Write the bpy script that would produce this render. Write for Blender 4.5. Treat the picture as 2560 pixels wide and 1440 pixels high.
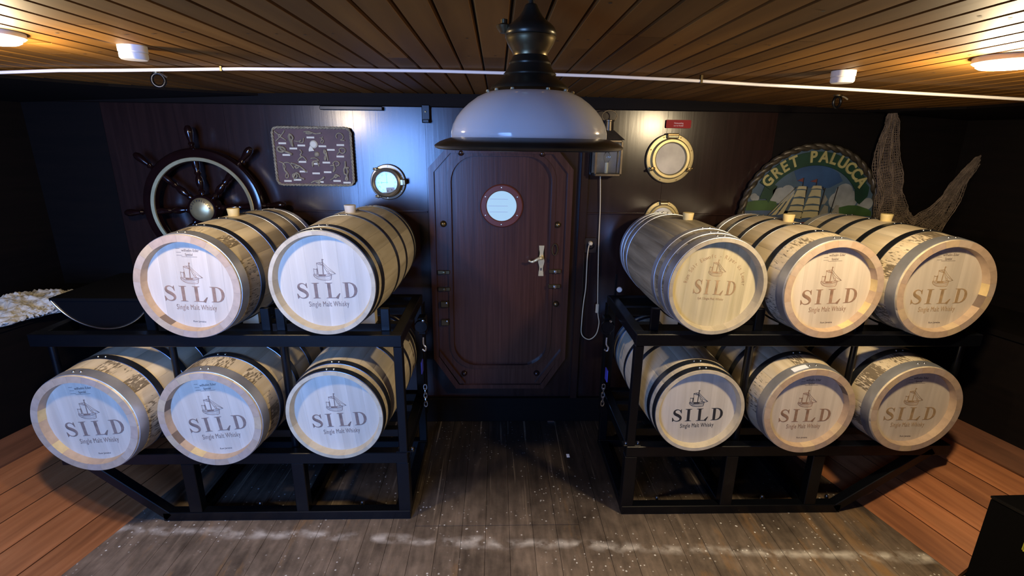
import bpy, bmesh, math, random
from mathutils import Vector, Matrix, noise
PI = math.pi
random.seed(7)
for o in list(bpy.data.objects): bpy.data.objects.remove(o)
scene = bpy.context.scene
COL = scene.collection

# ------------------------------------------------------------------ camera, world, lights, exposure
def rad(a): return a * PI / 180
YAW, PITCH, ROLL, FPX = rad(1.848), rad(16.231), rad(0.774), 1248.0
fwd = Vector((math.sin(YAW) * math.cos(PITCH), math.cos(YAW) * math.cos(PITCH), -math.sin(PITCH)))
rgt = Vector((math.cos(YAW), -math.sin(YAW), 0))
up = rgt.cross(fwd)
r2 = rgt * math.cos(ROLL) + up * math.sin(ROLL)
u2 = -rgt * math.sin(ROLL) + up * math.cos(ROLL)
cam = bpy.data.cameras.new('camera')
cam.sensor_width = 36.0
cam.lens = 36.0 * FPX / 2560.0
cam.clip_start = 0.02
camo = bpy.data.objects.new('camera', cam); COL.objects.link(camo)
m = Matrix((( r2.x, u2.x, -fwd.x, 0), (r2.y, u2.y, -fwd.y, 0), (r2.z, u2.z, -fwd.z, 1.80), (0, 0, 0, 1)))
camo.matrix_world = m
scene.camera = camo
scene.view_settings.view_transform = 'Standard'
scene.view_settings.look = 'None'
scene.view_settings.exposure = 0.0
scene.view_settings.gamma = 1.0
scene.view_settings.use_curve_mapping = False

w = bpy.data.worlds.new('World'); scene.world = w; w.use_nodes = True
w.node_tree.nodes['Background'].inputs[0].default_value = (1.0, 0.86, 0.7, 1)
w.node_tree.nodes['Background'].inputs[1].default_value = 0.008

LAMPS = {'left': (-1.262, 1.380, 2.043), 'right': (1.360, 1.395, 2.030)}
def area(name, loc, target, shape, sx, sy, energy, color, spread=180):
    l = bpy.data.lights.new(name, 'AREA'); l.shape = shape; l.size = sx
    if shape in ('RECTANGLE', 'ELLIPSE'): l.size_y = sy
    l.energy = energy; l.color = color; l.spread = rad(spread)
    o = bpy.data.objects.new(name, l); COL.objects.link(o); o.location = loc
    o.rotation_euler = (Vector(target) - Vector(loc)).to_track_quat('-Z', 'Y').to_euler()
    return o
SPOT = (1.0, 0.78, 0.47)
for k, (x, y, z) in LAMPS.items():
    l = bpy.data.lights.new('ceiling_lamp_light', 'POINT'); l.energy = 25.0 if k == 'left' else 36.0; l.color = SPOT; l.shadow_soft_size = 0.05
    lo = bpy.data.objects.new('ceiling_lamp_light', l); COL.objects.link(lo); lo.location = (x, y, z - 0.070)
    area('ceiling_lamp_beam', (x, y, z - 0.032), (x, y, 0), 'DISK', 0.13, 0.13, 8.0 if k == 'left' else 15.0, SPOT)
# daylight through the window behind the photographer, on the left
area('window_daylight', (-1.42, -1.0, 1.36), (-1.15, 3.0, 1.20), 'RECTANGLE', 0.95, 1.30, 46.0, (0.18, 0.39, 1.0), 100)

# ------------------------------------------------------------------ materials
def newmat(name):
    mt = bpy.data.materials.new(name); mt.use_nodes = True
    nt = mt.node_tree; b = nt.nodes['Principled BSDF']
    return mt, nt, b
def N(nt, t, **kw):
    n = nt.nodes.new(t)
    for k, v in kw.items(): setattr(n, k, v)
    return n
def L(nt, a, b): nt.links.new(a, b)
def ramp(nt, stops):
    r = N(nt, 'ShaderNodeValToRGB'); e = r.color_ramp.elements
    while len(e) < len(stops): e.new(0.5)
    for i, (p, c) in enumerate(stops):
        e[i].position = p; e[i].color = tuple(c) + (1,) if len(c) == 3 else c
    return r
def plain(name, col, rough=0.5, metal=0.0, var=0.0, scale=20.0, bump=0.0, coat=0.0, emit=None, trans=0.0, spec=0.5):
    mt, nt, b = newmat(name)
    b.inputs['Base Color'].default_value = tuple(col) + (1,)
    b.inputs['Roughness'].default_value = rough
    b.inputs['Metallic'].default_value = metal
    b.inputs['Coat Weight'].default_value = coat
    b.inputs['Specular IOR Level'].default_value = spec
    b.inputs['Transmission Weight'].default_value = trans
    if emit:
        b.inputs['Emission Color'].default_value = tuple(emit[0]) + (1,)
        b.inputs['Emission Strength'].default_value = emit[1]
    if var or bump:
        tc = N(nt, 'ShaderNodeTexCoord'); no = N(nt, 'ShaderNodeTexNoise')
        no.inputs['Scale'].default_value = scale; no.inputs['Detail'].default_value = 5
        L(nt, tc.outputs['Object'], no.inputs['Vector'])
        if var:
            lo = [max(0, c * (1 - var)) for c in col]; hi = [min(1, c * (1 + var)) for c in col]
            r = ramp(nt, [(0.3, lo), (0.7, hi)])
            L(nt, no.outputs['Fac'], r.inputs['Fac']); L(nt, r.outputs['Color'], b.inputs['Base Color'])
        if bump:
            bp = N(nt, 'ShaderNodeBump'); bp.inputs['Strength'].default_value = bump; bp.inputs['Distance'].default_value = 0.01
            L(nt, no.outputs['Fac'], bp.inputs['Height']); L(nt, bp.outputs['Normal'], b.inputs['Normal'])
    return mt
def wood(name, stops, stretch=(30, 2, 30), rough=0.55, rnd=0.25, bump=0.15, coat=0.0, blotch=0.0, detail=6, spec=0.5, hue=None):
    """grain stretched along one axis, tinted piece by piece by the object's own random number"""
    mt, nt, b = newmat(name)
    b.inputs['Roughness'].default_value = rough; b.inputs['Coat Weight'].default_value = coat
    b.inputs['Coat Roughness'].default_value = 0.25
    b.inputs['Specular IOR Level'].default_value = spec
    tc = N(nt, 'ShaderNodeTexCoord'); oi = N(nt, 'ShaderNodeObjectInfo')
    mp = N(nt, 'ShaderNodeMapping'); mp.inputs['Scale'].default_value = stretch
    ad = N(nt, 'ShaderNodeVectorMath', operation='ADD'); sc = N(nt, 'ShaderNodeVectorMath', operation='SCALE')
    cb = N(nt, 'ShaderNodeCombineXYZ')
    for i in range(3): L(nt, oi.outputs['Random'], cb.inputs[i])
    L(nt, cb.outputs[0], sc.inputs[0]); sc.inputs['Scale'].default_value = 37.0
    L(nt, tc.outputs['Object'], mp.inputs['Vector']); L(nt, mp.outputs[0], ad.inputs[0]); L(nt, sc.outputs[0], ad.inputs[1])
    no = N(nt, 'ShaderNodeTexNoise'); no.inputs['Scale'].default_value = 1.0; no.inputs['Detail'].default_value = detail
    no.inputs['Distortion'].default_value = 0.6
    L(nt, ad.outputs[0], no.inputs['Vector'])
    r = ramp(nt, stops); L(nt, no.outputs['Fac'], r.inputs['Fac'])
    mr = N(nt, 'ShaderNodeMapRange'); mr.inputs['To Min'].default_value = 1 - rnd; mr.inputs['To Max'].default_value = 1 + rnd
    L(nt, oi.outputs['Random'], mr.inputs['Value'])
    mu = N(nt, 'ShaderNodeVectorMath', operation='SCALE')
    L(nt, r.outputs['Color'], mu.inputs[0]); L(nt, mr.outputs[0], mu.inputs['Scale'])
    out = mu.outputs[0]
    if blotch:
        n2 = N(nt, 'ShaderNodeTexNoise'); n2.inputs['Scale'].default_value = 3.0; n2.inputs['Detail'].default_value = 4
        L(nt, ad.outputs[0], n2.inputs['Vector']); n2.inputs['Scale'].default_value = 0.35
        m2 = N(nt, 'ShaderNodeMapRange'); m2.inputs['From Min'].default_value = 0.35; m2.inputs['From Max'].default_value = 0.65
        m2.inputs['To Min'].default_value = 1 - blotch; m2.inputs['To Max'].default_value = 1 + blotch * 0.4
        L(nt, n2.outputs['Fac'], m2.inputs['Value'])
        s2 = N(nt, 'ShaderNodeVectorMath', operation='SCALE'); L(nt, out, s2.inputs[0]); L(nt, m2.outputs[0], s2.inputs['Scale'])
        out = s2.outputs[0]
    L(nt, out, b.inputs['Base Color'])
    if bump:
        bp = N(nt, 'ShaderNodeBump'); bp.inputs['Strength'].default_value = bump; bp.inputs['Distance'].default_value = 0.004
        L(nt, no.outputs['Fac'], bp.inputs['Height']); L(nt, bp.outputs['Normal'], b.inputs['Normal'])
    return mt, nt, b, out, tc, oi

M = {}
M['ceil'] = wood('ceiling_pine', [(0.3, (0.135, 0.060, 0.011)), (0.7, (0.205, 0.098, 0.021))], (14, 1.2, 14), 0.6, 0.30, 0.1, blotch=0.15, spec=0.15)[0]
M['ceil_back'] = plain('ceiling_dark_backing', (0.03, 0.014, 0.006), 0.8)  # dark brown of the deck behind the planks and the nail heads
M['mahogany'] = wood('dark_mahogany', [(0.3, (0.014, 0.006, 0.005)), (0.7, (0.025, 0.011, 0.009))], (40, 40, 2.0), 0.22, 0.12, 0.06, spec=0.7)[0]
M['mahogany_door'] = wood('door_mahogany', [(0.3, (0.036, 0.014, 0.0095)), (0.7, (0.066, 0.027, 0.019))], (70, 70, 2.0), 0.27, 0.1, 0.07, spec=0.5)[0]
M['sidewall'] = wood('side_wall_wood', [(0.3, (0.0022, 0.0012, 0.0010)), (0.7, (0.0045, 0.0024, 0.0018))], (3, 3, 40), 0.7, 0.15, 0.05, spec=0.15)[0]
M['bulkhead'] = wood('front_bulkhead_oak', [(0.3, (0.22, 0.15, 0.09)), (0.7, (0.32, 0.22, 0.14))], (3, 3, 0.5), 0.5, 0.1, 0.05)[0]
M['redwood'] = wood('red_hull_board', [(0.28, (0.27, 0.090, 0.030)), (0.5, (0.37, 0.132, 0.046)), (0.75, (0.46, 0.180, 0.070))], (40, 2.2, 40), 0.5, 0.14, 0.12, blotch=0.25)[0]
M['redwood_shaded'] = wood('shaded_red_clamp_board', [(0.28, (0.10, 0.036, 0.016)), (0.75, (0.17, 0.065, 0.03))], (40, 2.2, 40), 0.5, 0.1, 0.12, blotch=0.25)[0]  # redwood darkened for the clamp's steeper face: shade put into the colour
M['black'] = plain('black_powder_coat', (0.0015, 0.002, 0.0035), 0.33, 0.0, 0.15, 30, 0.02, spec=0.35)
M['black_gloss'] = plain('black_gloss', (0.004, 0.004, 0.005), 0.25, spec=0.3)
M['black_matt'] = plain('black_matt', (0.002, 0.002, 0.0025), 0.75, spec=0.1)
M['zinc'] = plain('bright_zinc', (0.75, 0.76, 0.78), 0.25, 1.0)
M['steel'] = plain('galvanised_hoop_steel', (0.64, 0.66, 0.72), 0.42, 0.82, 0.2, 9, 0.03)
M['steel_dark'] = plain('dull_hoop_steel', (0.13, 0.15, 0.19), 0.36, 0.95, 0.25, 9, 0.03)
M['brass'] = plain('old_brass', (0.55, 0.46, 0.24), 0.40, 0.75, 0.15, 14, 0.04)
M['brass_dark'] = plain('dark_brass', (0.16, 0.12, 0.06), 0.35, 0.9, 0.25, 14, 0.04)
M['brass_polish'] = plain('polished_brass', (0.85, 0.74, 0.44), 0.32, 0.6)
M['pewter'] = plain('tarnished_clock_brass', (0.36, 0.33, 0.26), 0.35, 0.85, 0.15, 14)
M['bronze'] = plain('dark_bronze_lamp_metal', (0.065, 0.055, 0.038), 0.30, 0.75, 0.2, 20)
M['white'] = plain('white_plastic', (0.78, 0.77, 0.74), 0.45)
M['pipe'] = plain('white_conduit', (0.80, 0.76, 0.72), 0.4)
M['cord'] = plain('beige_flex', (0.62, 0.52, 0.34), 0.5)
M['rope'] = plain('old_rope', (0.30, 0.25, 0.155), 0.8, 0, 0.35, 60, 0.3)
M['bung'] = plain('cream_bung', (0.80, 0.62, 0.26), 0.55, 0, 0.08, 20)
M['bung_pale'] = plain('pale_bung', (0.70, 0.65, 0.54), 0.55, 0, 0.08, 20)
M['red'] = plain('red_sign', (0.36, 0.012, 0.014), 0.5, spec=0.2)
M['cream'] = plain('cream_label', (0.75, 0.70, 0.52), 0.6)
M['redbrown_ring'] = plain('red_brown_ring', (0.13, 0.035, 0.022), 0.35)
M['daylit'] = plain('daylit_pane', (0.08, 0.10, 0.12), 0.2, emit=((0.42, 0.68, 0.95), 0.85))
M['lamp_glow'] = plain('lamp_diffuser', (1, 1, 1), 0.4, emit=((1.0, 0.97, 0.95), 6.0))
M['opal'] = plain('opal_glass', (0.92, 0.92, 0.94), 0.10, spec=0.5)
M['opal'].node_tree.nodes['Principled BSDF'].inputs['Subsurface Weight'].default_value = 0.75
M['opal'].node_tree.nodes['Principled BSDF'].inputs['Subsurface Radius'].default_value = (1, 1, 1)
M['opal'].node_tree.nodes['Principled BSDF'].inputs['Subsurface Scale'].default_value = 0.05
M['glass'] = plain('clear_glass', (0.95, 0.98, 0.97), 0.03, trans=1.0)
M['mirror'] = plain('old_mirror', (0.36, 0.345, 0.33), 0.5, 0.6, 0.35, 6)
M['dial'] = plain('clock_dial', (0.85, 0.88, 0.92), 0.4)
M['ink'] = plain('black_ink', (0.02, 0.02, 0.03), 0.6)
M['wheelwood'] = plain('polished_wheel_wood', (0.009, 0.003, 0.003), 0.16, 0, 0.2, 12, coat=0.1)
M['net'] = plain('brown_fishing_net', (0.17, 0.125, 0.088), 0.9, 0, 0.35, 30)
M['netwhite'] = plain('white_net_bundle', (0.66, 0.63, 0.54), 0.9, 0, 0.25, 40, 0.8)
M['yellow'] = plain('yellow_green_patch', (0.45, 0.47, 0.05), 0.5)
M['paper'] = plain('paper_scrap', (0.8, 0.85, 0.95), 0.6)
M['strap_blue'] = plain('blue_strap', (0.05, 0.06, 0.45), 0.6)

# floor: worn dark boards with scuffs, dust and white grit
def floor_mat():
    mt, nt, b, col, tc, oi = wood('worn_floor_board', [(0.3, (0.012, 0.009, 0.007)), (0.55, (0.024, 0.017, 0.013)), (0.75, (0.05, 0.036, 0.026))], (26, 2.6, 26), 0.45, 0.22, 0.2, blotch=0.3)
    ge = N(nt, 'ShaderNodeNewGeometry')
    # broad pale wear
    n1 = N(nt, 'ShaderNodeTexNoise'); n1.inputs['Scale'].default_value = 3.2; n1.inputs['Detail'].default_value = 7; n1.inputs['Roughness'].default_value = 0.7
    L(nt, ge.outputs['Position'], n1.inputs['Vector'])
    r1 = ramp(nt, [(0.48, (0, 0, 0)), (0.72, (1, 1, 1))]); L(nt, n1.outputs['Fac'], r1.inputs['Fac'])
    # dust and painted-shade line across the room in front of the racks
    sp = N(nt, 'ShaderNodeSeparateXYZ'); L(nt, ge.outputs['Position'], sp.inputs[0])
    ln = N(nt, 'ShaderNodeMath', operation='MULTIPLY_ADD'); L(nt, sp.outputs['X'], ln.inputs[0]); ln.inputs[1].default_value = 0.062; L(nt, sp.outputs['Y'], ln.inputs[2])
    n3 = N(nt, 'ShaderNodeTexNoise'); n3.inputs['Scale'].default_value = 5; L(nt, ge.outputs['Position'], n3.inputs['Vector'])
    wob = N(nt, 'ShaderNodeMath', operation='MULTIPLY_ADD'); L(nt, n3.outputs['Fac'], wob.inputs[0]); wob.inputs[1].default_value = 0.10; L(nt, ln.outputs[0], wob.inputs[2])
    d = N(nt, 'ShaderNodeMath', operation='SUBTRACT'); L(nt, wob.outputs[0], d.inputs[0]); d.inputs[1].default_value = 1.965
    ab = N(nt, 'ShaderNodeMath', operation='ABSOLUTE'); L(nt, d.outputs[0], ab.inputs[0])
    rb = ramp(nt, [(0.0, (1, 1, 1)), (0.035, (0, 0, 0))]); L(nt, ab.outputs[0], rb.inputs['Fac'])
    n4 = N(nt, 'ShaderNodeTexNoise'); n4.inputs['Scale'].default_value = 14; n4.inputs['Detail'].default_value = 6; L(nt, ge.outputs['Position'], n4.inputs['Vector'])
    r4 = ramp(nt, [(0.42, (0, 0, 0)), (0.62, (1, 1, 1))]); L(nt, n4.outputs['Fac'], r4.inputs['Fac'])
    band = N(nt, 'ShaderNodeMath', operation='MULTIPLY'); L(nt, rb.outputs[0], band.inputs[0]); L(nt, r4.outputs[0], band.inputs[1])
    # grit
    vo = N(nt, 'ShaderNodeTexVoronoi'); vo.inputs['Scale'].default_value = 46; vo.inputs['Randomness'].default_value = 1.0; L(nt, ge.outputs['Position'], vo.inputs['Vector'])
    rv = ramp(nt, [(0.11, (1, 1, 1)), (0.17, (0, 0, 0))]); L(nt, vo.outputs['Distance'], rv.inputs['Fac'])
    n5 = N(nt, 'ShaderNodeTexNoise'); n5.inputs['Scale'].default_value = 2.4; n5.inputs['Detail'].default_value = 3; L(nt, ge.outputs['Position'], n5.inputs['Vector'])
    r5 = ramp(nt, [(0.44, (0, 0, 0)), (0.56, (1, 1, 1))]); L(nt, n5.outputs['Fac'], r5.inputs['Fac'])
    vc = N(nt, 'ShaderNodeSeparateColor'); L(nt, vo.outputs['Color'], vc.inputs[0])
    keep = N(nt, 'ShaderNodeMath', operation='GREATER_THAN'); L(nt, vc.outputs[0], keep.inputs[0]); keep.inputs[1].default_value = 0.40
    vs2 = N(nt, 'ShaderNodeMath', operation='MULTIPLY_ADD'); L(nt, vc.outputs[1], vs2.inputs[0]); vs2.inputs[1].default_value = 0.12; L(nt, vo.outputs['Distance'], vs2.inputs[2])
    nt.links.remove(rv.inputs['Fac'].links[0]); L(nt, vs2.outputs[0], rv.inputs['Fac'])
    rv.color_ramp.elements[0].position = 0.19; rv.color_ramp.elements[1].position = 0.26
    g0 = N(nt, 'ShaderNodeMath', operation='MULTIPLY'); L(nt, rv.outputs[0], g0.inputs[0]); L(nt, keep.outputs[0], g0.inputs[1])
    grit = N(nt, 'ShaderNodeMath', operation='MULTIPLY'); L(nt, g0.outputs[0], grit.inputs[0]); L(nt, r5.outputs[0], grit.inputs[1])
    # long pale scratches along the boards
    mp = N(nt, 'ShaderNodeMapping'); mp.inputs['Scale'].default_value = (45, 1.1, 1); L(nt, ge.outputs['Position'], mp.inputs['Vector'])
    n6 = N(nt, 'ShaderNodeTexNoise'); n6.inputs['Scale'].default_value = 1; n6.inputs['Detail'].default_value = 3; L(nt, mp.outputs[0], n6.inputs['Vector'])
    r6 = ramp(nt, [(0.62, (0, 0, 0)), (0.70, (0.6, 0.6, 0.6))]); L(nt, n6.outputs['Fac'], r6.inputs['Fac'])
    def mix(a, facsock, colr, mul):
        mm = N(nt, 'ShaderNodeMath', operation='MULTIPLY'); L(nt, facsock, mm.inputs[0]); mm.inputs[1].default_value = mul
        x = N(nt, 'ShaderNodeMix', data_type='RGBA'); L(nt, mm.outputs[0], x.inputs[0]); L(nt, a, x.inputs[6]); x.inputs[7].default_value = colr + (1,)
        return x.outputs[2]
    # pale dust in front; its fade towards the door paints in barrel shade
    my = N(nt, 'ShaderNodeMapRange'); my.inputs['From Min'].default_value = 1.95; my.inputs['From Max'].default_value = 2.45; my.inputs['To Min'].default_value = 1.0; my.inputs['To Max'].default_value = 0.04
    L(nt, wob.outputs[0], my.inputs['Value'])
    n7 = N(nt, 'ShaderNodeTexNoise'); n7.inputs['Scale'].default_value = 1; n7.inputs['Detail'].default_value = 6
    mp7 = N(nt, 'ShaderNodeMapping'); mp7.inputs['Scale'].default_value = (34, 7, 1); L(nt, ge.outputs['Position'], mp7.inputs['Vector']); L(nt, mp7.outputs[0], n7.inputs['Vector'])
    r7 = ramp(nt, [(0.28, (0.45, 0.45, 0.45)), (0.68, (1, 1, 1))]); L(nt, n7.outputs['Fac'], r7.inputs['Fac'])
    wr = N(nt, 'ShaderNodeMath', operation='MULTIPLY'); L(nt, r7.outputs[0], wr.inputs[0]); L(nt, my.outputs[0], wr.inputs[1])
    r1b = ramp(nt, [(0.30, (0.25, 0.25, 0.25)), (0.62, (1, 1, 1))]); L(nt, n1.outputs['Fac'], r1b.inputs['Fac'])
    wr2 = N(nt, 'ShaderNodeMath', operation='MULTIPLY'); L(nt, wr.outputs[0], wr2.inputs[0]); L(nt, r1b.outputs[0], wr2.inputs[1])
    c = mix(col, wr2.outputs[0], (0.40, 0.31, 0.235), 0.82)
    # bare orange-brown patches worn through the stain, along the grain
    mp8 = N(nt, 'ShaderNodeMapping'); mp8.inputs['Scale'].default_value = (7, 1.6, 1); L(nt, ge.outputs['Position'], mp8.inputs['Vector'])
    n8 = N(nt, 'ShaderNodeTexNoise'); n8.inputs['Scale'].default_value = 1.3; n8.inputs['Detail'].default_value = 8; n8.inputs['Roughness'].default_value = 0.65; L(nt, mp8.outputs[0], n8.inputs['Vector'])
    mx = N(nt, 'ShaderNodeMapRange'); mx.inputs['From Min'].default_value = 0.6; mx.inputs['From Max'].default_value = 1.7; mx.inputs['To Min'].default_value = 0.0; mx.inputs['To Max'].default_value = 0.10; L(nt, sp.outputs['X'], mx.inputs['Value'])
    a8 = N(nt, 'ShaderNodeMath', operation='ADD'); L(nt, n8.outputs['Fac'], a8.inputs[0]); L(nt, mx.outputs[0], a8.inputs[1])
    r8 = ramp(nt, [(0.60, (0, 0, 0)), (0.72, (1, 1, 1))]); L(nt, a8.outputs[0], r8.inputs['Fac'])
    w8 = N(nt, 'ShaderNodeMath', operation='MULTIPLY'); L(nt, r8.outputs[0], w8.inputs[0]); L(nt, my.outputs[0], w8.inputs[1])
    c = mix(c, w8.outputs[0], (0.36, 0.20, 0.075), 0.7)
    c = mix(c, r6.outputs[0], (0.36, 0.28, 0.20), 0.6)
    c = mix(c, band.outputs[0], (0.74, 0.70, 0.65), 0.85)
    my2 = N(nt, 'ShaderNodeMapRange'); my2.inputs['From Min'].default_value = 2.05; my2.inputs['From Max'].default_value = 2.45; my2.inputs['To Min'].default_value = 1.0; my2.inputs['To Max'].default_value = 0.15
    L(nt, ln.outputs[0], my2.inputs['Value'])
    gr2 = N(nt, 'ShaderNodeMath', operation='MULTIPLY'); L(nt, grit.outputs[0], gr2.inputs[0]); L(nt, my2.outputs[0], gr2.inputs[1])
    c = mix(c, gr2.outputs[0], (0.88, 0.88, 0.86), 0.95)
    L(nt, c, b.inputs['Base Color'])
    return mt
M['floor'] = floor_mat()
M['joint'] = plain('dusty_floor_joint', (0.12, 0.085, 0.055), 0.9, 0, 0.95, 5)

# oak for staves: fine grain along the barrel, dark stamped/charred marks near the head on some staves
def oak(name, stops, stain, rnd=0.16, stain_amt=0.85, blotch=0.25):
    mt, nt, b, col, tc, oi = wood(name, stops, (26, 2.4, 26), 0.55, rnd, 0.08, blotch=blotch)
    sp = N(nt, 'ShaderNodeSeparateXYZ'); L(nt, tc.outputs['Object'], sp.inputs[0])
    r = ramp(nt, [(0.045, (0, 0, 0)), (0.055, (1, 1, 1)), (0.14, (1, 1, 1)), (0.155, (0, 0, 0))]); L(nt, sp.outputs['Y'], r.inputs['Fac'])
    mpn = N(nt, 'ShaderNodeMapping'); mpn.inputs['Scale'].default_value = (150, 34, 150); L(nt, tc.outputs['Object'], mpn.inputs['Vector'])
    n = N(nt, 'ShaderNodeTexNoise'); n.inputs['Scale'].default_value = 1; n.inputs['Detail'].default_value = 3
    vad = N(nt, 'ShaderNodeVectorMath', operation='ADD'); cbn = N(nt, 'ShaderNodeCombineXYZ'); vsc = N(nt, 'ShaderNodeMath', operation='MULTIPLY'); vsc.inputs[1].default_value = 91
    L(nt, oi.outputs['Random'], vsc.inputs[0]); L(nt, vsc.outputs[0], cbn.inputs[1]); L(nt, mpn.outputs[0], vad.inputs[0]); L(nt, cbn.outputs[0], vad.inputs[1])
    L(nt, vad.outputs[0], n.inputs['Vector'])
    ad = N(nt, 'ShaderNodeMath', operation='MULTIPLY_ADD'); L(nt, oi.outputs['Random'], ad.inputs[0]); ad.inputs[1].default_value = 0.42; L(nt, n.outputs['Fac'], ad.inputs[2])
    rr = ramp(nt, [(0.74, (0, 0, 0)), (0.84, (1, 1, 1))]); L(nt, ad.outputs[0], rr.inputs['Fac'])
    mu = N(nt, 'ShaderNodeMath', operation='MULTIPLY'); L(nt, r.outputs[0], mu.inputs[0]); L(nt, rr.outputs[0], mu.inputs[1])
    m2 = N(nt, 'ShaderNodeMath', operation='MULTIPLY'); L(nt, mu.outputs[0], m2.inputs[0]); m2.inputs[1].default_value = stain_amt
    x = N(nt, 'ShaderNodeMix', data_type='RGBA'); L(nt, m2.outputs[0], x.inputs[0]); L(nt, col, x.inputs[6]); x.inputs[7].default_value = stain + (1,)
    L(nt, x.outputs[2], b.inputs['Base Color'])
    return mt
M['oak_new'] = oak('fresh_oak_stave', [(0.3, (0.68, 0.55, 0.36)), (0.7, (0.80, 0.69, 0.50))], (0.09, 0.065, 0.04), 0.12)
M['oak_pale'] = oak('pale_oak_stave', [(0.3, (0.60, 0.52, 0.37)), (0.7, (0.72, 0.64, 0.49))], (0.3, 0.25, 0.16), 0.10, 0.3)
M['oak_old'] = oak('weathered_oak_stave', [(0.3, (0.26, 0.22, 0.15)), (0.7, (0.50, 0.44, 0.32))], (0.08, 0.07, 0.05), 0.15, 0.7, 0.5)
M['oak_black'] = plain('black_stained_oak', (0.006, 0.006, 0.008), 0.35, 0, 0.3, 30, 0.1)
def chime(name, stops):
    mt, nt, b = newmat(name); b.inputs['Roughness'].default_value = 0.55
    oi = N(nt, 'ShaderNodeObjectInfo'); r = ramp(nt, stops); r.color_ramp.interpolation = 'CONSTANT'
    tc = N(nt, 'ShaderNodeTexCoord'); no = N(nt, 'ShaderNodeTexNoise'); no.inputs['Scale'].default_value = 40; no.inputs['Detail'].default_value = 4
    L(nt, tc.outputs['Object'], no.inputs['Vector'])
    mr = N(nt, 'ShaderNodeMapRange'); mr.inputs['To Min'].default_value = 0.78; mr.inputs['To Max'].default_value = 1.18; L(nt, no.outputs['Fac'], mr.inputs['Value'])
    s = N(nt, 'ShaderNodeVectorMath', operation='SCALE'); L(nt, r.outputs[0], s.inputs[0]); L(nt, mr.outputs[0], s.inputs['Scale'])
    L(nt, oi.outputs['Random'], r.inputs['Fac']); L(nt, s.outputs[0], b.inputs['Base Color'])
    return mt
M['chime_new'] = chime('tan_stave_end', [(0, (0.48, 0.34, 0.23)), (0.35, (0.50, 0.38, 0.28)), (0.62, (0.45, 0.33, 0.25)), (0.84, (0.53, 0.39, 0.24))])
M['bevel_new'] = chime('stave_end_bevel', [(0, (0.50, 0.36, 0.24)), (0.48, (0.66, 0.50, 0.24)), (0.64, (0.46, 0.33, 0.23)), (0.86, (0.17, 0.12, 0.09)), (0.92, (0.56, 0.42, 0.26))])
M['chime_pale'] = chime('pale_stave_end', [(0, (0.56, 0.48, 0.33)), (0.5, (0.60, 0.52, 0.37)), (0.8, (0.52, 0.44, 0.30))])
M['chime_old'] = chime('grey_stave_end', [(0, (0.40, 0.35, 0.25)), (0.5, (0.46, 0.40, 0.29)), (0.8, (0.35, 0.30, 0.22))])
def head(name, stops, rnd, blotch=0.1):
    return wood(name, stops, (30, 30, 1.6), 0.5, rnd, 0.05, blotch=blotch)[0]
M['head_new'] = head('oak_head_board', [(0.3, (0.58, 0.49, 0.38)), (0.7, (0.70, 0.61, 0.49))], 0.07)
M['head_pale'] = head('pale_oak_head_board', [(0.3, (0.60, 0.54, 0.43)), (0.7, (0.70, 0.64, 0.53))], 0.05)
M['head_old'] = head('yellowed_oak_head_board', [(0.3, (0.52, 0.44, 0.24)), (0.7, (0.66, 0.57, 0.36))], 0.07, 0.3)
M['print_brown'] = plain('branded_brown_print', (0.29, 0.175, 0.115), 0.6, 0, 0.35, 30)
M['print_umber'] = plain('branded_umber_print', (0.22, 0.155, 0.125), 0.6, 0, 0.35, 30)
M['print_tan'] = plain('branded_tan_print', (0.37, 0.245, 0.125), 0.6, 0, 0.30, 30)
M['print_dark'] = plain('branded_black_print', (0.022, 0.022, 0.026), 0.6, 0, 0.3, 30)
M['print_grey'] = plain('stamp_grey_print', (0.16, 0.12, 0.10), 0.6)

# ------------------------------------------------------------------ mesh helpers
def link(name, me, mat=None, parent=None, loc=None, rot=None):
    o = bpy.data.objects.new(name, me); COL.objects.link(o)
    if mat is not None and me is not None and len(me.materials) == 0: me.materials.append(mat)
    if parent is not None: o.parent = parent
    if loc is not None: o.location = loc
    if rot is not None: o.rotation_euler = rot
    return o
def me_from(bm, name, mat=None, smooth=None):
    bmesh.ops.recalc_face_normals(bm, faces=bm.faces)
    me = bpy.data.meshes.new(name); bm.to_mesh(me); bm.free()
    for mm in (mat if isinstance(mat, (list, tuple)) else [mat]):
        if mm is not None: me.materials.append(mm)
    if smooth is not None:
        me.polygons.foreach_set('use_smooth', [True] * len(me.polygons))
        if smooth < 179: 
            try: me.set_sharp_from_angle(angle=rad(smooth))
            except Exception: pass
    return me
def thing(name, label, cat, loc=(0, 0, 0), group=None, rot=None):
    o = bpy.data.objects.new(name, None); COL.objects.link(o); o.location = loc
    o.empty_display_size = 0.05
    if rot: o.rotation_euler = rot
    o['label'] = label; o['category'] = cat
    if group: o['group'] = group
    return o
def tag(o, label, cat, group=None):
    o['label'] = label; o['category'] = cat
    if group: o['group'] = group
    return o
def struct(o): o['kind'] = 'structure'; return o
def bm_box(bm, x0, x1, y0, y1, z0, z1, bev=0.0, mtx=None):
    vs = [bm.verts.new((x, y, z)) for x in (x0, x1) for y in (y0, y1) for z in (z0, z1)]
    fs = [(0, 1, 3, 2), (4, 6, 7, 5), (0, 4, 5, 1), (2, 3, 7, 6), (0, 2, 6, 4), (1, 5, 7, 3)]
    F = [bm.faces.new([vs[i] for i in f]) for f in fs]
    if bev > 0:
        es = list({e for f in F for e in f.edges})
        r = bmesh.ops.bevel(bm, geom=es, offset=bev, segments=1, affect='EDGES', profile=0.5)
        vs = list({v for f in r['faces'] for v in f.verts} | {v for v in vs if v.is_valid})
    if mtx is not None: bmesh.ops.transform(bm, matrix=mtx, verts=vs)
    return vs
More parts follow.
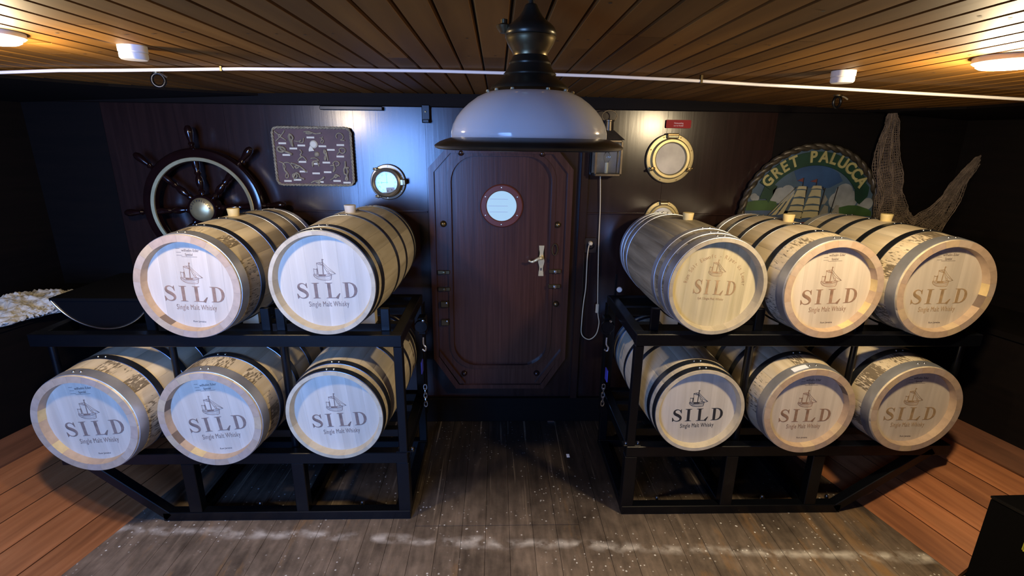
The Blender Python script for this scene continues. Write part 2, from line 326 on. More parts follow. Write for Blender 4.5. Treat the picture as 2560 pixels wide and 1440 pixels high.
def box(name, x0, x1, y0, y1, z0, z1, mat, parent=None, bev=0.002, mtx=None):
    bm = bmesh.new(); bm_box(bm, x0, x1, y0, y1, z0, z1, bev, mtx)
    return link(name, me_from(bm, name, mat), None, parent)
def bm_tube(bm, pts, r, seg=8, closed=False, caps=True):
    pts = [Vector(p) for p in pts]; n = len(pts); rings = []; prev = None
    for i, p in enumerate(pts):
        if closed: t = (pts[(i + 1) % n] - pts[i - 1])
        else: t = pts[min(i + 1, n - 1)] - pts[max(i - 1, 0)]
        t.normalize()
        if prev is None:
            a = Vector((0, 0, 1)) if abs(t.z) < 0.9 else Vector((1, 0, 0))
            nrm = (a - t * a.dot(t)).normalized()
        else:
            nrm = prev - t * prev.dot(t)
            nrm = nrm.normalized() if nrm.length > 1e-6 else prev
        prev = nrm; bi = t.cross(nrm)
        rr = r[i] if isinstance(r, (list, tuple)) else r
        rings.append([bm.verts.new(p + (nrm * math.cos(2 * PI * k / seg) + bi * math.sin(2 * PI * k / seg)) * rr) for k in range(seg)])
    for i in range(n if closed else n - 1):
        a, b = rings[i], rings[(i + 1) % n]
        for k in range(seg): bm.faces.new((a[k], a[(k + 1) % seg], b[(k + 1) % seg], b[k]))
    if caps and not closed:
        bm.faces.new(rings[0]); bm.faces.new(rings[-1])
def tube(name, pts, r, mat, parent=None, seg=8, closed=False):
    bm = bmesh.new(); bm_tube(bm, pts, r, seg, closed)
    return link(name, me_from(bm, name, mat, 50), None, parent)
def bm_lathe(bm, prof, seg=32, axis='Z', a0=0.0, a1=2 * PI, close=False):
    """prof: list of (radius, height). full turn about an axis"""
    full = abs(a1 - a0 - 2 * PI) < 1e-6
    n = seg if full else seg + 1
    rings = []
    for (r, h) in prof:
        if r < 1e-6:
            v = {'Z': (0, 0, h), 'Y': (0, h, 0), 'X': (h, 0, 0)}[axis]; rings.append([bm.verts.new(v)])
        else:
            ring = []
            for k in range(n):
                a = a0 + (a1 - a0) * k / seg; c, s = r * math.cos(a), r * math.sin(a)
                ring.append(bm.verts.new({'Z': (c, s, h), 'Y': (c, h, s), 'X': (h, c, s)}[axis]))
            rings.append(ring)
    pr = list(zip(rings, rings[1:])) + ([(rings[-1], rings[0])] if close else [])
    for A, B in pr:
        for k in range(n if full else n - 1):
            k2 = (k + 1) % n
            if len(A) == 1 and len(B) == 1: continue
            if len(A) == 1: bm.faces.new((A[0], B[k], B[k2]))
            elif len(B) == 1: bm.faces.new((A[k], A[k2], B[0]))
            else: bm.faces.new((A[k], A[k2], B[k2], B[k]))
def lathe(name, prof, mat, parent=None, seg=32, axis='Z', loc=None, rot=None, close=False, smooth=40):
    bm = bmesh.new(); bm_lathe(bm, prof, seg, axis, close=close)
    return link(name, me_from(bm, name, mat, smooth), None, parent, loc, rot)
def bm_prism(bm, poly, y0, y1):
    """polygon given in (x, z), extruded from y0 to y1"""
    a = [bm.verts.new((x, y0, z)) for x, z in poly]; b = [bm.verts.new((x, y1, z)) for x, z in poly]
    n = len(poly)
    bm.faces.new(a); bm.faces.new(b[::-1])
    for i in range(n): bm.faces.new((a[i], a[(i + 1) % n], b[(i + 1) % n], b[i]))
def prism(name, poly, y0, y1, mat, parent=None, loc=None):
    bm = bmesh.new(); bm_prism(bm, poly, y0, y1)
    bmesh.ops.triangulate(bm, faces=[f for f in bm.faces if len(f.verts) > 4])
    return link(name, me_from(bm, name, mat), None, parent, loc)
def poly_mesh(name, polys, mat, depth=0.0006, y=0.0):
    """many separate outlines (x, z) as one thin flat print"""
    bm = bmesh.new()
    for i, p in enumerate(polys): bm_prism(bm, p, y - 0.000004 * i, y + depth)
    bmesh.ops.triangulate(bm, faces=[f for f in bm.faces if len(f.verts) > 4])
    return me_from(bm, name, mat)
def stroke(pts, ws):
    """variable-width stroke as an outline"""
    l, r = [], []
    n = len(pts)
    ws = ws if isinstance(ws, (list, tuple)) else [ws] * n
    for i in range(n):
        a, b = pts[max(i - 1, 0)], pts[min(i + 1, n - 1)]
        dx, dz = b[0] - a[0], b[1] - a[1]; d = math.hypot(dx, dz) or 1
        nx, nz = -dz / d * ws[i] / 2, dx / d * ws[i] / 2
        l.append((pts[i][0] + nx, pts[i][1] + nz)); r.append((pts[i][0] - nx, pts[i][1] - nz))
    return l + r[::-1]
def catmull(pts, sub=4):
    out = []
    n = len(pts)
    for i in range(n - 1):
        p0, p1, p2, p3 = pts[max(i - 1, 0)], pts[i], pts[i + 1], pts[min(i + 2, n - 1)]
        for s in range(sub):
            t = s / sub
            out.append(tuple(0.5 * ((2 * b) + (-a + c) * t + (2 * a - 5 * b + 4 * c - d) * t * t + (-a + 3 * b - 3 * c + d) * t ** 3) for a, b, c, d in zip(p0, p1, p2, p3)))
    out.append(tuple(pts[-1])); return out
def quads_strip(pts, ws):
    """stroke broken into quads (robust for tight bends)"""
    o = stroke(pts, ws); n = len(pts); l = o[:n]; r = o[n:][::-1]
    return [[l[i], r[i], r[i + 1], l[i + 1]] for i in range(n - 1)]
_fonts = {}
def text_mesh(name, s, size, mat, sx=1.0, extrude=0.0003, bold=0.0, align='CENTER', spacing=1.0):
    cu = bpy.data.curves.new(name, 'FONT'); cu.body = s; cu.size = size; cu.align_x = align; cu.align_y = 'BOTTOM_BASELINE'
    cu.extrude = extrude; cu.offset = bold; cu.resolution_u = 3; cu.space_character = spacing
    o = bpy.data.objects.new(name, cu); COL.objects.link(o)
    bpy.context.view_layer.update()
    me = bpy.data.meshes.new_from_object(o.evaluated_get(bpy.context.evaluated_depsgraph_get()))
    bpy.data.objects.remove(o); bpy.data.curves.remove(cu)
    me.transform(Matrix.Diagonal((sx, 1, 1, 1))); me.transform(Matrix.Rotation(PI / 2, 4, 'X'))
    me.materials.clear(); me.materials.append(mat); me.name = name
    return me

# ------------------------------------------------------------------ the room
WALL_Y = 3.0
def zc(x): return 2.056 - 0.010 * (x + 0.15) ** 2
# ceiling: backing deck and planks
def build_ceiling():
    bm = bmesh.new(); xs = [-3.2 + 0.1 * i for i in range(67)]
    top = []; bot = []
    for x in xs:
        bot.append((bm.verts.new((x, -1.6, zc(x) + 0.016)), bm.verts.new((x, 3.08, zc(x) + 0.016))))
        top.append((bm.verts.new((x, -1.6, zc(x) + 0.06)), bm.verts.new((x, 3.08, zc(x) + 0.06))))
    for i in range(len(xs) - 1):
        bm.faces.new((bot[i][0], bot[i][1], bot[i + 1][1], bot[i + 1][0]))
        bm.faces.new((top[i][0], top[i + 1][0], top[i + 1][1], top[i][1]))
    for k in (0, 1):
        bm.faces.new([b[k] for b in bot] + [t[k] for t in top[::-1]])
    for i in (0, -1):
        bm.faces.new((bot[i][0], bot[i][1], top[i][1], top[i][0]))
    c = struct(link('ceiling', me_from(bm, 'ceiling', M['ceil_back'])))
    rnd = random.Random(3)
    pitch = 0.0777
    cache = {}
    def plank(wd, ln):
        key = (round(wd, 4), round(ln, 3))
        if key not in cache:
            bm = bmesh.new(); h = wd / 2; e = 0.0035
            prof = [(-h, 0.012), (-h, 0.0045), (-h + e, 0), (h - e, 0), (h, 0.0045), (h, 0.012)]
            a = [bm.verts.new((x, 0, z)) for x, z in prof]; b = [bm.verts.new((x, ln, z)) for x, z in prof]
            for i in range(5): bm.faces.new((a[i], a[i + 1], b[i + 1], b[i]))
            bm.faces.new(a); bm.faces.new(b[::-1])
            cache[key] = me_from(bm, 'plank', M['ceil'])
        return cache[key]
    for k in range(-36, 39):
        x = 0.028 + pitch * (k + 0.5)
        slope = math.atan(-0.02 * (x + 0.15))
        cuts = [-0.6, 3.0]
        if rnd.random() < 0.45: cuts.insert(1, rnd.choice([1.35, 1.55, 1.72, 1.30]) + rnd.uniform(-0.03, 0.03))
        for a, b in zip(cuts, cuts[1:]):
            p = link('plank', plank(pitch - 0.005, b - a - 0.002), None, c, (x, a, zc(x)), (0, -slope, 0))
build_ceiling()
def ceiling_nails():
    rnd = random.Random(11); bm = bmesh.new()
    for k in range(-30, 34):
        x = 0.028 + 0.0777 * (k + 0.5)
        for y in (1.03, 1.40, 1.68, 1.98, 2.35):
            if rnd.random() < 0.5:
                xx, yy = x + rnd.uniform(-.012, .012), y + rnd.uniform(-.02, .02); z = zc(xx) - 0.0012
                bm.faces.new([bm.verts.new((xx + 0.0042 * math.cos(a), yy + 0.0042 * math.sin(a), z)) for a in [-2 * PI * i / 8 for i in range(8)]])
    n = link('nail_heads', me_from(bm, 'nail_heads', M['ceil_back']), None, bpy.data.objects['ceiling']); n['kind'] = 'stuff'
ceiling_nails()
# floor: base slab and boards; the bow narrows towards the door
def ledgeX(side, y):   # floor edge of the red hull boards
    return (-1.851 + 0.2125 * (y - 1.755)) if side < 0 else (2.021 - 0.2325 * (y - 1.693))
def build_floor():
    f = struct(box('floor', -3.2, 3.4, -1.6, 3.08, -0.08, -0.006, M['joint'], None, 0))
    pitch = 0.1145; g = 0.0009
    for k in range(-18, 19):
        x0 = 0.067 + pitch * k; x1 = x0 + pitch
        if x0 > 2.4 or x1 < -2.4: continue
        def piece(ya, yb):
            # clip the board at the slanted floor edge
            bm = bmesh.new()
            def lim(x, y): return min(max(x, ledgeX(-1, y) - 0.02), ledgeX(1, y) + 0.02)
            poly = [(lim(x0 + g, ya), ya), (lim(x1 - g, ya), ya), (lim(x1 - g, yb), yb), (lim(x0 + g, yb), yb)]
            if abs(poly[1][0] - poly[0][0]) < 1e-3 and abs(poly[2][0] - poly[3][0]) < 1e-3: bm.free(); return
            t = [bm.verts.new((x, y, 0)) for x, y in poly]; b = [bm.verts.new((x, y, -0.0055)) for x, y in poly]
            bm.faces.new(t)
            for i in range(4): bm.faces.new((t[i], t[(i + 1) % 4], b[(i + 1) % 4], b[i]))
            bmesh.ops.remove_doubles(bm, verts=bm.verts, dist=1e-5)
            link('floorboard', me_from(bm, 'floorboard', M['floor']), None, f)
        ys = [-0.6, 2.0225, 2.9775, 3.0] if -0.40 < x0 < 0.35 else [-0.6, 3.0]
        if len(ys) == 2 and abs(x0) > 0.5:
            # slanted clipping needs a few more stations to follow the edge
            piece(ys[0], 1.2); piece(1.2, ys[1])
        else:
            for a, b in zip(ys, ys[1:]): piece(a + 0.0015, b - 0.0015)
    box('hatch_hinge', 0.345, 0.392, 2.962, 2.985, 0.0, 0.006, M['zinc'], f, 0.001)
    return f
FLOOR = build_floor()
# wall_back with upright panels, cornice, baseboard; door opening covered by the door structure
def build_back():
    wb = struct(box('wall_back', -3.2, 3.4, WALL_Y + 0.012, 3.08, 0, 2.10, M['sidewall'], None, 0))
    edges = [-2.85, -2.20, -1.53, -0.815, -0.41, 0.49, 0.98, 1.62, 2.25, 2.95]
    tilt = [0, 0, 0.6, -0.9, 0, 0, 0.3, -0.4, 0]
    for i, (a, b) in enumerate(zip(edges, edges[1:])):
        bm = bmesh.new(); cx = (a + b) / 2; h = (b - a) / 2 - 0.0006
        bm_box(bm, -h, h, -0.012, 0.0, 0.0, 1.83, 0.0)
        link('panel', me_from(bm, 'panel', M['mahogany' if 1 <= i <= 6 else 'sidewall']), None, wb, (cx, WALL_Y + 0.011, 0.172), (0, 0, rad(tilt[i]) * 0.25))  # outer panels use a darker wood: corner dimness put into their colour
    struct(box('trim_1', -2.9, 2.95, WALL_Y - 0.028, WALL_Y + 0.01, 1.985, 2.06, M['sidewall'], None, 0.004))
    struct(box('trim_2', 0.490, 0.536, WALL_Y - 0.034, WALL_Y + 0.0, 0.172, 1.984, M['mahogany'], None, 0.004))
    struct(box('baseboard_back', -1.65, 1.75, WALL_Y - 0.03, WALL_Y + 0.0, 0.0, 0.172, M['sidewall'], None, 0.005))
build_back()
def added_corner_sheet(n, pts):  # dark sheet added over the ceiling corner to make that area dark
    bm = bmesh.new()
    a = [bm.verts.new((x, y, zc(x) - 0.012)) for x, y in pts]; b = [bm.verts.new((x, y, zc(x) + 0.012)) for x, y in pts]
    bm.faces.new(a); bm.faces.new(b[::-1])
    for i in range(len(pts)): bm.faces.new((a[i], a[(i + 1) % len(pts)], b[(i + 1) % len(pts)], b[i]))
    bmesh.ops.triangulate(bm, faces=[f for f in bm.faces if len(f.verts) > 4])
    struct(link('trim_%d' % n, me_from(bm, 'trim', M['sidewall'])))
added_corner_sheet(7, [(-2.95, 1.0), (-2.30, 1.2), (-1.90, 2.12), (-1.74, 2.45), (-1.47, 2.80), (-1.30, 2.99), (-2.95, 2.99)])
added_corner_sheet(8, [(2.95, 1.4), (2.95, 2.99), (2.10, 2.99), (2.16, 2.80), (2.27, 2.50), (2.29, 2.20), (2.42, 1.6)])
# sides: red boards on the sloping hull, dark lower wall, ledge, dark upper wall
TH = rad(35.0)
def build_side(side):
    nm = 'left' if side < 0 else 'right'
    y0 = 0.6 if side < 0 else 1.69
    y1 = 3.0
    def P(y, wdt, lift=0.0):
        # point on the slope: y station, distance up the slope
        ux = 0.2125 if side < 0 else -0.2325
        d = Vector((ux, 1, 0)).normalized(); out = Vector((side * d.y, -side * d.x, 0))
        base = Vector((ledgeX(side, y), y, 0))
        nrm = -out * math.sin(TH) + Vector((0, 0, 1)) * math.cos(TH)
        return base + out * (wdt * math.cos(TH)) + Vector((0, 0, wdt * math.sin(TH))) + nrm * lift, out, d
    root = struct(link('trim_%d' % (3 if side < 0 else 4), None))
    bm = bmesh.new()
    a = [P(y0, 0, -0.022)[0], P(y1, 0, -0.022)[0], P(y1, 0.70, -0.022)[0], P(y0, 0.70, -0.022)[0]]
    bmv = [bm.verts.new(v) for v in a]; low = [bm.verts.new((v.x, v.y, v.z - 0.03)) for v in a]
    bm.faces.new(bmv); bm.faces.new(low[::-1])
    for i in range(4): bm.faces.new((bmv[i], bmv[(i + 1) % 4], low[(i + 1) % 4], low[i]))
    link('backing', me_from(bm, 'backing', M['black_matt']), None, root)
    ws = [0.0, 0.117, 0.236, 0.350, 0.465, 0.580]
    for i, (wa, wb_) in enumerate(zip(ws, ws[1:])):
        bm = bmesh.new(); g = 0.0018
        q = [P(y0, wa + g)[0], P(y1, wa + g)[0], P(y1, wb_ - g)[0], P(y0, wb_ - g)[0]]
        bt = [P(y0, wa + g, -0.02)[0], P(y1, wa + g, -0.02)[0], P(y1, wb_ - g, -0.02)[0], P(y0, wb_ - g, -0.02)[0]]
        o = q[0].copy(); d = P(y0, 0)[2]
        rot = Matrix.Rotation(-math.atan2(d.x, d.y), 4, 'Z')
        inv = rot.inverted()
        t = [bm.verts.new(inv @ (v - o)) for v in q]; b2 = [bm.verts.new(inv @ (v - o)) for v in bt]
        bm.faces.new(t); bm.faces.new(b2[::-1])
        for k in range(4): bm.faces.new((t[k], t[(k + 1) % 4], b2[(k + 1) % 4], b2[k]))
        p = link('hull_board', me_from(bm, 'hull_board', M['redwood']), None, root)
        p.matrix_world = Matrix.Translation(o) @ rot
    # top clamp board: steeper
    bm = bmesh.new()
    A0, out, d = P(y0, 0.58); A1 = P(y1, 0.58)[0]
    B0 = P(y0, 0.70)[0] + Vector((0, 0, 0.012)); B1 = P(y1, 0.70)[0] + Vector((0, 0, 0.012))
    o = A0.copy(); rot = Matrix.Rotation(-math.atan2(d.x, d.y), 4, 'Z'); inv = rot.inverted()
    A0 = A0 + Vector((0, 0, 0.008)); A1 = A1 + Vector((0, 0, 0.008))
    t = [bm.verts.new(inv @ (v - o)) for v in (A0, A1, B1, B0)]; b2 = [bm.verts.new(inv @ (v - Vector((0, 0, 0.03)) - o)) for v in (A0, A1, B1, B0)]
    bm.faces.new(t); bm.faces.new(b2[::-1])
    for k in range(4): bm.faces.new((t[k], t[(k + 1) % 4], b2[(k + 1) % 4], b2[k]))
    p = link('clamp_board', me_from(bm, 'clamp_board', M['redwood_shaded']), None, root); p.matrix_world = Matrix.Translation(o) @ rot
    # walls
    def prismY(name, sec, mat):
        """cross-section given as (distance out from the slope top, z), swept along the hull"""
        bm = bmesh.new(); ends = []
        for y in (-1.4 if side < 0 else -1.4, y1):
            T, out, d = P(y, 0.70)
            ends.append([bm.verts.new((T.x + out.x * s, T.y + (out.y * s if y < y1 else 0), z)) for s, z in sec])
        n = len(sec)
        for i in range(n): bm.faces.new((ends[0][i], ends[0][(i + 1) % n], ends[1][(i + 1) % n], ends[1][i]))
        bm.faces.new(ends[0]); bm.faces.new(ends[1][::-1])
        return link(name, me_from(bm, name, mat))
    zt = 0.70 * math.sin(TH)
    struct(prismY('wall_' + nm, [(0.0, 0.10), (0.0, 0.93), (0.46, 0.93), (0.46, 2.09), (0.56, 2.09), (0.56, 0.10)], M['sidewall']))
    struct(prismY('trim_%d' % (5 if side < 0 else 6), [(-0.012, 0.915), (-0.012, 0.944), (0.459, 0.944), (0.459, 0.931), (0.0, 0.931)], M['sidewall']))
build_side(-1); build_side(1)
def build_front():
    f = struct(link('wall_front', None))
    for (x0, x1, z0, z1) in ((-3.2, -1.93, 0, 2.1), (-0.91, 3.4, 0, 2.1), (-1.93, -0.91, 0, 0.68), (-1.93, -0.91, 2.04, 2.1)):
        box('panel', x0, x1, -1.66, -1.60, z0, z1, M['bulkhead'], f, 0)
build_front()
struct(box('trim_9', -1.52, -0.412, WALL_Y - 0.010, WALL_Y + 0.0, 1.392, 1.402, M['mahogany'], None, 0.002))
struct(box('trim_10', 0.537, 2.10, WALL_Y - 0.010, WALL_Y + 0.0, 1.392, 1.402, M['mahogany'], None, 0.002))

# ------------------------------------------------------------------ door
def rrect(x0, x1, z0, z1, r, n=8):
    pts = []
    for cx, cz, a0 in ((x1 - r, z1 - r, 0), (x0 + r, z1 - r, PI / 2), (x0 + r, z0 + r, PI), (x1 - r, z0 + r, 1.5 * PI)):
        for k in range(n + 1):
            a = a0 + PI / 2 * k / n; pts.append((cx + r * math.cos(a), cz + r * math.sin(a)))
    return pts
def build_door():
    d = struct(link('door_1', None))
    oct_ = [(0.441, 0.47), (0.441, 1.655), (0.345, 1.765), (-0.290, 1.765), (-0.395, 1.655), (-0.395, 0.47), (-0.26, 0.262), (0.31, 0.262)]
    inner = rrect(-0.278, 0.331, 0.412, 1.735, 0.155)
    # frame board: octagon with rounded opening, stepped
    def ring(name, outer, inn, y0, y1, mat):
        bm = bmesh.new()
        cx, cz = 0.026, 1.06
        def ang(p): return math.atan2(p[1] - cz, p[0] - cx)
        n = 96
        def sample(poly, a):
            dx, dz = math.cos(a), math.sin(a); best = None
            for i in range(len(poly)):
                (x1, z1), (x2, z2) = poly[i], poly[(i + 1) % len(poly)]
                ex, ez = x2 - x1, z2 - z1; den = dx * ez - dz * ex
                if abs(den) < 1e-9: continue
                t = ((x1 - cx) * ez - (z1 - cz) * ex) / den; s = ((x1 - cx) * dz - (z1 - cz) * dx) / den
                if t > 0 and -1e-6 <= s <= 1 + 1e-6 and (best is None or t < best): best = t
            return (cx + dx * best, cz + dz * best)
        angs = sorted(set([round(ang(p), 5) for p in outer] + [round(ang(p), 5) for p in inn] + [round(-PI + 2 * PI * k / n, 5) for k in range(n)]))
        rows = []
        for a in angs:
            o_ = sample(outer, a); i_ = sample(inn, a)
            rows.append([bm.verts.new((o_[0], y1, o_[1])), bm.verts.new((o_[0], y0, o_[1])), bm.verts.new((i_[0], y0, i_[1])), bm.verts.new((i_[0], y1, i_[1]))])
        for A, B in zip(rows, rows[1:] + rows[:1]):
            for k in range(4): bm.faces.new((A[k], A[(k + 1) % 4], B[(k + 1) % 4], B[k]))
        return link(name, me_from(bm, name, mat), None, d)
    octo = oct_
    small = [(0.026 + (x - 0.026) * 0.925, 1.02 + (z - 1.02) * 0.965) for x, z in oct_]
    ring('frame', octo, inner, 2.955, 2.985, M['mahogany_door'])
    ring('outer_moulding', octo, small, 2.938, 2.9555, M['mahogany_door'])
    inner2 = rrect(-0.292, 0.345, 0.398, 1.749, 0.165)
    inner3 = rrect(-0.268, 0.321, 0.422, 1.725, 0.148)
    ring('opening_bead', inner2, inner3, 2.948, 2.985, M['mahogany_door'])
    leaf = rrect(-0.268, 0.321, 0.422, 1.725, 0.148)
    prism('leaf', leaf, 2.972, 2.99, M['mahogany_door'], d)
    # low corner plates of the frame
    for s in (-1, 1):
        cx = 0.026
        poly = [(cx + s * 0.225, 0.300), (cx + s * 0.260, 0.300), (cx + s * 0.385, 0.49), (cx + s * 0.385, 0.53)]
        prism('corner_plate', poly if s > 0 else poly[::-1], 2.934, 2.955, M['mahogany_door'], d)
    win = lathe('window_ring', [(0.088, 0.0), (0.088, -0.012), (0.094, -0.018), (0.120, -0.018), (0.127, -0.010), (0.127, 0.0)], M['redbrown_ring'], d, 48, 'Y', (0.028, 2.972, 1.440), close=True)
    for k in range(6):
        a = PI / 2 + k * PI / 3
        lathe('screw', [(0, -0.004), (0.004, -0.003), (0.005, 0)], M['zinc'], win, 8, 'Y', (0.108 * math.cos(a), -0.017, 0.108 * math.sin(a)))
    p = lathe('pane', [(0, -0.003), (0.090, -0.003), (0.090, 0.003), (0, 0.003)], M['daylit'], win, 40, 'Y', (0, -0.004, 0))
    for dz in (-0.035, 0.0, 0.04):
        box('slat', -0.08 if abs(dz) < .03 else -0.07, 0.036, -0.0078, -0.0072, dz - 0.0012, dz + 0.0012, plain('blind_line', (0.5, 0.62, 0.8), 0.5), win, 0)
    for (x, z) in ((-0.316, 1.333), (0.363, 1.334), (0.370, 0.838), (-0.205, 1.742), (0.258, 1.742), (-0.205, 0.365), (0.262, 0.365)):
        lathe('frame_bolt', [(0, -0.022), (0.010, -0.020), (0.017, -0.012), (0.020, 0.0)], M['mahogany'] if z > 1.7 or z < 0.5 else M['brass_dark'], d, 14, 'Y', (x, 2.955, z))
    for (x, z) in ((0.358, 1.05), (0.358, 0.955), (-0.318, 1.04), (-0.318, 0.934)):
        b = box('latch_bar', x - 0.04, x + 0.035, 2.938, 2.955, z - 0.012, z + 0.012, M['brass_dark'], d, 0.003)
        lathe('latch_pin', [(0, -0.014), (0.009, -0.012), (0.010, 0)], M['zinc'] if x > 0 else M['brass_dark'], b, 10, 'Y', (x, 2.938, z))
    for z in (0.836, 0.717):
        b = box('hinge_block', -0.345, -0.295, 2.935, 2.955, z - 0.02, z + 0.02, M['brass_dark'], d, 0.004)
        lathe('hinge_pin', [(0, -0.012), (0.006, -0.01), (0.007, 0)], M['zinc'], b, 8, 'Y', (-0.305, 2.935, z + 0.012))
    tube('latch_loop', [(0.350 + 0.016 * math.cos(a), 2.944, 1.185 + 0.034 * math.sin(a)) for a in [2 * PI * k / 16 for k in range(16)]], 0.004, M['brass_dark'], d, 6, True)
    # brass handle plate with lever
    outline = []
    for t in range(24):
        v = t / 23; z = 1.014 + 0.19 * v
        wdt = 0.011 + 0.008 * (0.5 + 0.5 * math.cos(v * 4 * PI)) * (1 if 0.1 < v < 0.9 else 0.6)
        outline.append((0.2725 + wdt, z))
    outline = outline + [(2 * 0.2725 - x, z) for x, z in outline[::-1]]
    pl = prism('handle_plate', outline, 2.966, 2.972, M['brass_polish'], d)
    lev = tube('lever', catmull([(0.272, 2.966, 1.130), (0.271, 2.935, 1.132), (0.255, 2.925, 1.134), (0.230, 2.923, 1.120), (0.210, 2.923, 1.113), (0.192, 2.925, 1.120)], 4), [0.012] * 4 + [0.011] * 4 + [0.009] * 4 + [0.008] * 4 + [0.006] * 5, M['brass_polish'], pl, 10)
    prism('keyhole', rrect(0.268, 0.276, 1.048, 1.066, 0.0035, 3), 2.9652, 2.9662, M['ink'], pl)
build_door()

# ------------------------------------------------------------------ steel racks
def rack(side):
    if side < 0:
        root = thing('barrel_rack', 'black steel two-tier barrel rack standing left of the round-windowed door', 'rack', (-1.22, 2.40, 0))
        X0, X1, YF, YB = -2.03, -0.42, 2.072, 2.72
        posts = [(-2.015, 2.16, .016), (-1.484, 2.165, .015), (-0.972, 2.15, .019)]
        base = (-1.62, -0.42); legs = [-0.447, -0.945, -1.46]; zup = 0.977; zlo = 0.378
        stubs = [-1.535, -1.03, -0.965, -0.50]
    else:
        root = thing('barrel_rack', 'black steel two-tier barrel rack standing right of the round-windowed door', 'rack', (1.42, 2.40, 0))
        X0, X1, YF, YB = 0.635, 2.25, 2.088, 2.72
        posts = [(1.203, 2.165, .018), (1.712, 2.165, .015), (2.235, 2.165, .016)]
        base = (0.635, 1.765); legs = [0.662, 1.165, 1.60]; zup = 0.976; zlo = 0.393
        stubs = [0.73, 1.22, 1.70, 2.19]
    ox, oy = root.location.x, root.location.y
    mtx = Matrix.Translation((-ox, -oy, 0))
    def bx(nm, *a, bev=0.003): return box(nm, *a, M['black'], root, bev, mtx)
    T = 0.05
    for z, nm in ((zup, 'upper'), (zlo, 'lower')):
        bx('front_beam', X0, X1, YF, YF + T, z - 0.058, z)
        bx('rear_beam', X0, X1, YB - T, YB, z - 0.058, z - 0.008)
        for x in (X0, X1 - T): bx('side_rail', x + 0.001, x + T - 0.001, YF + T, YB - T, z - 0.056, z - 0.002)
        zr = 0.955 if nm == 'upper' else 0.376
        for y in (2.30, 2.55): bx('cross_rail', X0 + T, X1 - T, y - 0.02, y + 0.02, zr - 0.045, zr)
    # uprights between the tiers
    inner = X1 - 0.04 if side < 0 else X0
    bx('post', inner, inner + 0.04, YF + 0.004, YF + 0.044, zlo, zup - 0.058)
    for x in (X0, X1 - 0.045): bx('rear_post', x, x + 0.045, YB - 0.047, YB - 0.003, 0.05, zup - 0.058)
    for x, y, r in posts:
        bm = bmesh.new(); bm_tube(bm, [(x - ox, y - oy, zlo - 0.02), (x - ox, y - oy, zup - 0.03)], r, 14)
        link('round_post', me_from(bm, 'round_post', M['black'], 50), None, root)
    # cradle stubs standing on the upper beam
    for x in stubs:
        s = bx('cradle_stub', x - 0.02, x + 0.02, YF + 0.055, YF + 0.075, zup - 0.02, zup + 0.105)
    # base frame
    b0, b1 = base
    bx('base_rail', b0, b1, YF, YF + 0.05, 0.0, 0.048)
    bx('base_rail', b0, b1, YB - 0.05, YB, 0.0, 0.048)
    for i, x in enumerate(legs):
        bx('leg', x - 0.03, x + 0.03, YF + 0.002, YF + 0.05, 0.048, zlo - 0.058)
        bx('foot_rail', x - 0.025, x + 0.025, YF + 0.05, YB - 0.05, 0.0, 0.046)
    # raking strut at the hull end
    xa, xb = (b0 + 0.03, X0 + 0.08) if side < 0 else (b1 - 0.03, X1 - 0.08)
    for y in (YF + 0.025, YB - 0.03):
        bm = bmesh.new(); p0 = Vector((xa - ox, y - oy, 0.02)); p1 = Vector((xb - ox, y - oy, zlo - 0.03))
        d = (p1 - p0); ln = d.length
        bm_box(bm, -0.025, 0.025, -0.022, 0.022, 0, ln, 0.003, Matrix.Translation(p0) @ d.to_track_quat('Z', 'Y').to_matrix().to_4x4())
        link('raking_strut', me_from(bm, 'raking_strut', M['black']), None, root)
    # zinc bolts on tabs behind the front base rail
    for x in ((-1.526, -1.183, -0.674) if side < 0 else (0.836, 1.391, 1.735)):
        t = bx('floor_tab', x - 0.03, x + 0.03, YF + 0.05, YF + 0.10, 0.0, 0.008)
        lathe('bolt', [(0, 0.052), (0.007, 0.050), (0.010, 0.042), (0.010, 0.008)], M['zinc'], t, 12, 'Z', (x - ox, YF + 0.072 - oy, 0))
    for x, z in ((inner + 0.02, zlo),):
        pl = bx('weld_plate', x - 0.035, x + 0.05, YF + 0.005, YF + 0.045, z - 0.001, z + 0.004, bev=0.001)
        for dx in (-0.02, 0.04): lathe('bolt', [(0, 0.014), (0.006, 0.012), (0.007, 0.004)], M['zinc'], pl, 10, 'Z', (x + dx - ox, YF + 0.025 - oy, z))
    if side > 0:
        hp = bx('hold_down_bar', 0.668, 0.678, 2.685, 2.700, 0.96, 1.10, bev=0.001)
        lathe('white_cap', [(0, -0.012), (0.012, -0.011), (0.016, -0.006), (0.016, 0), (0, 0)], M['white'], hp, 16, 'Y', (0.693 - ox, 2.684 - oy, 1.012))
    return root
rack(-1); rack(1)

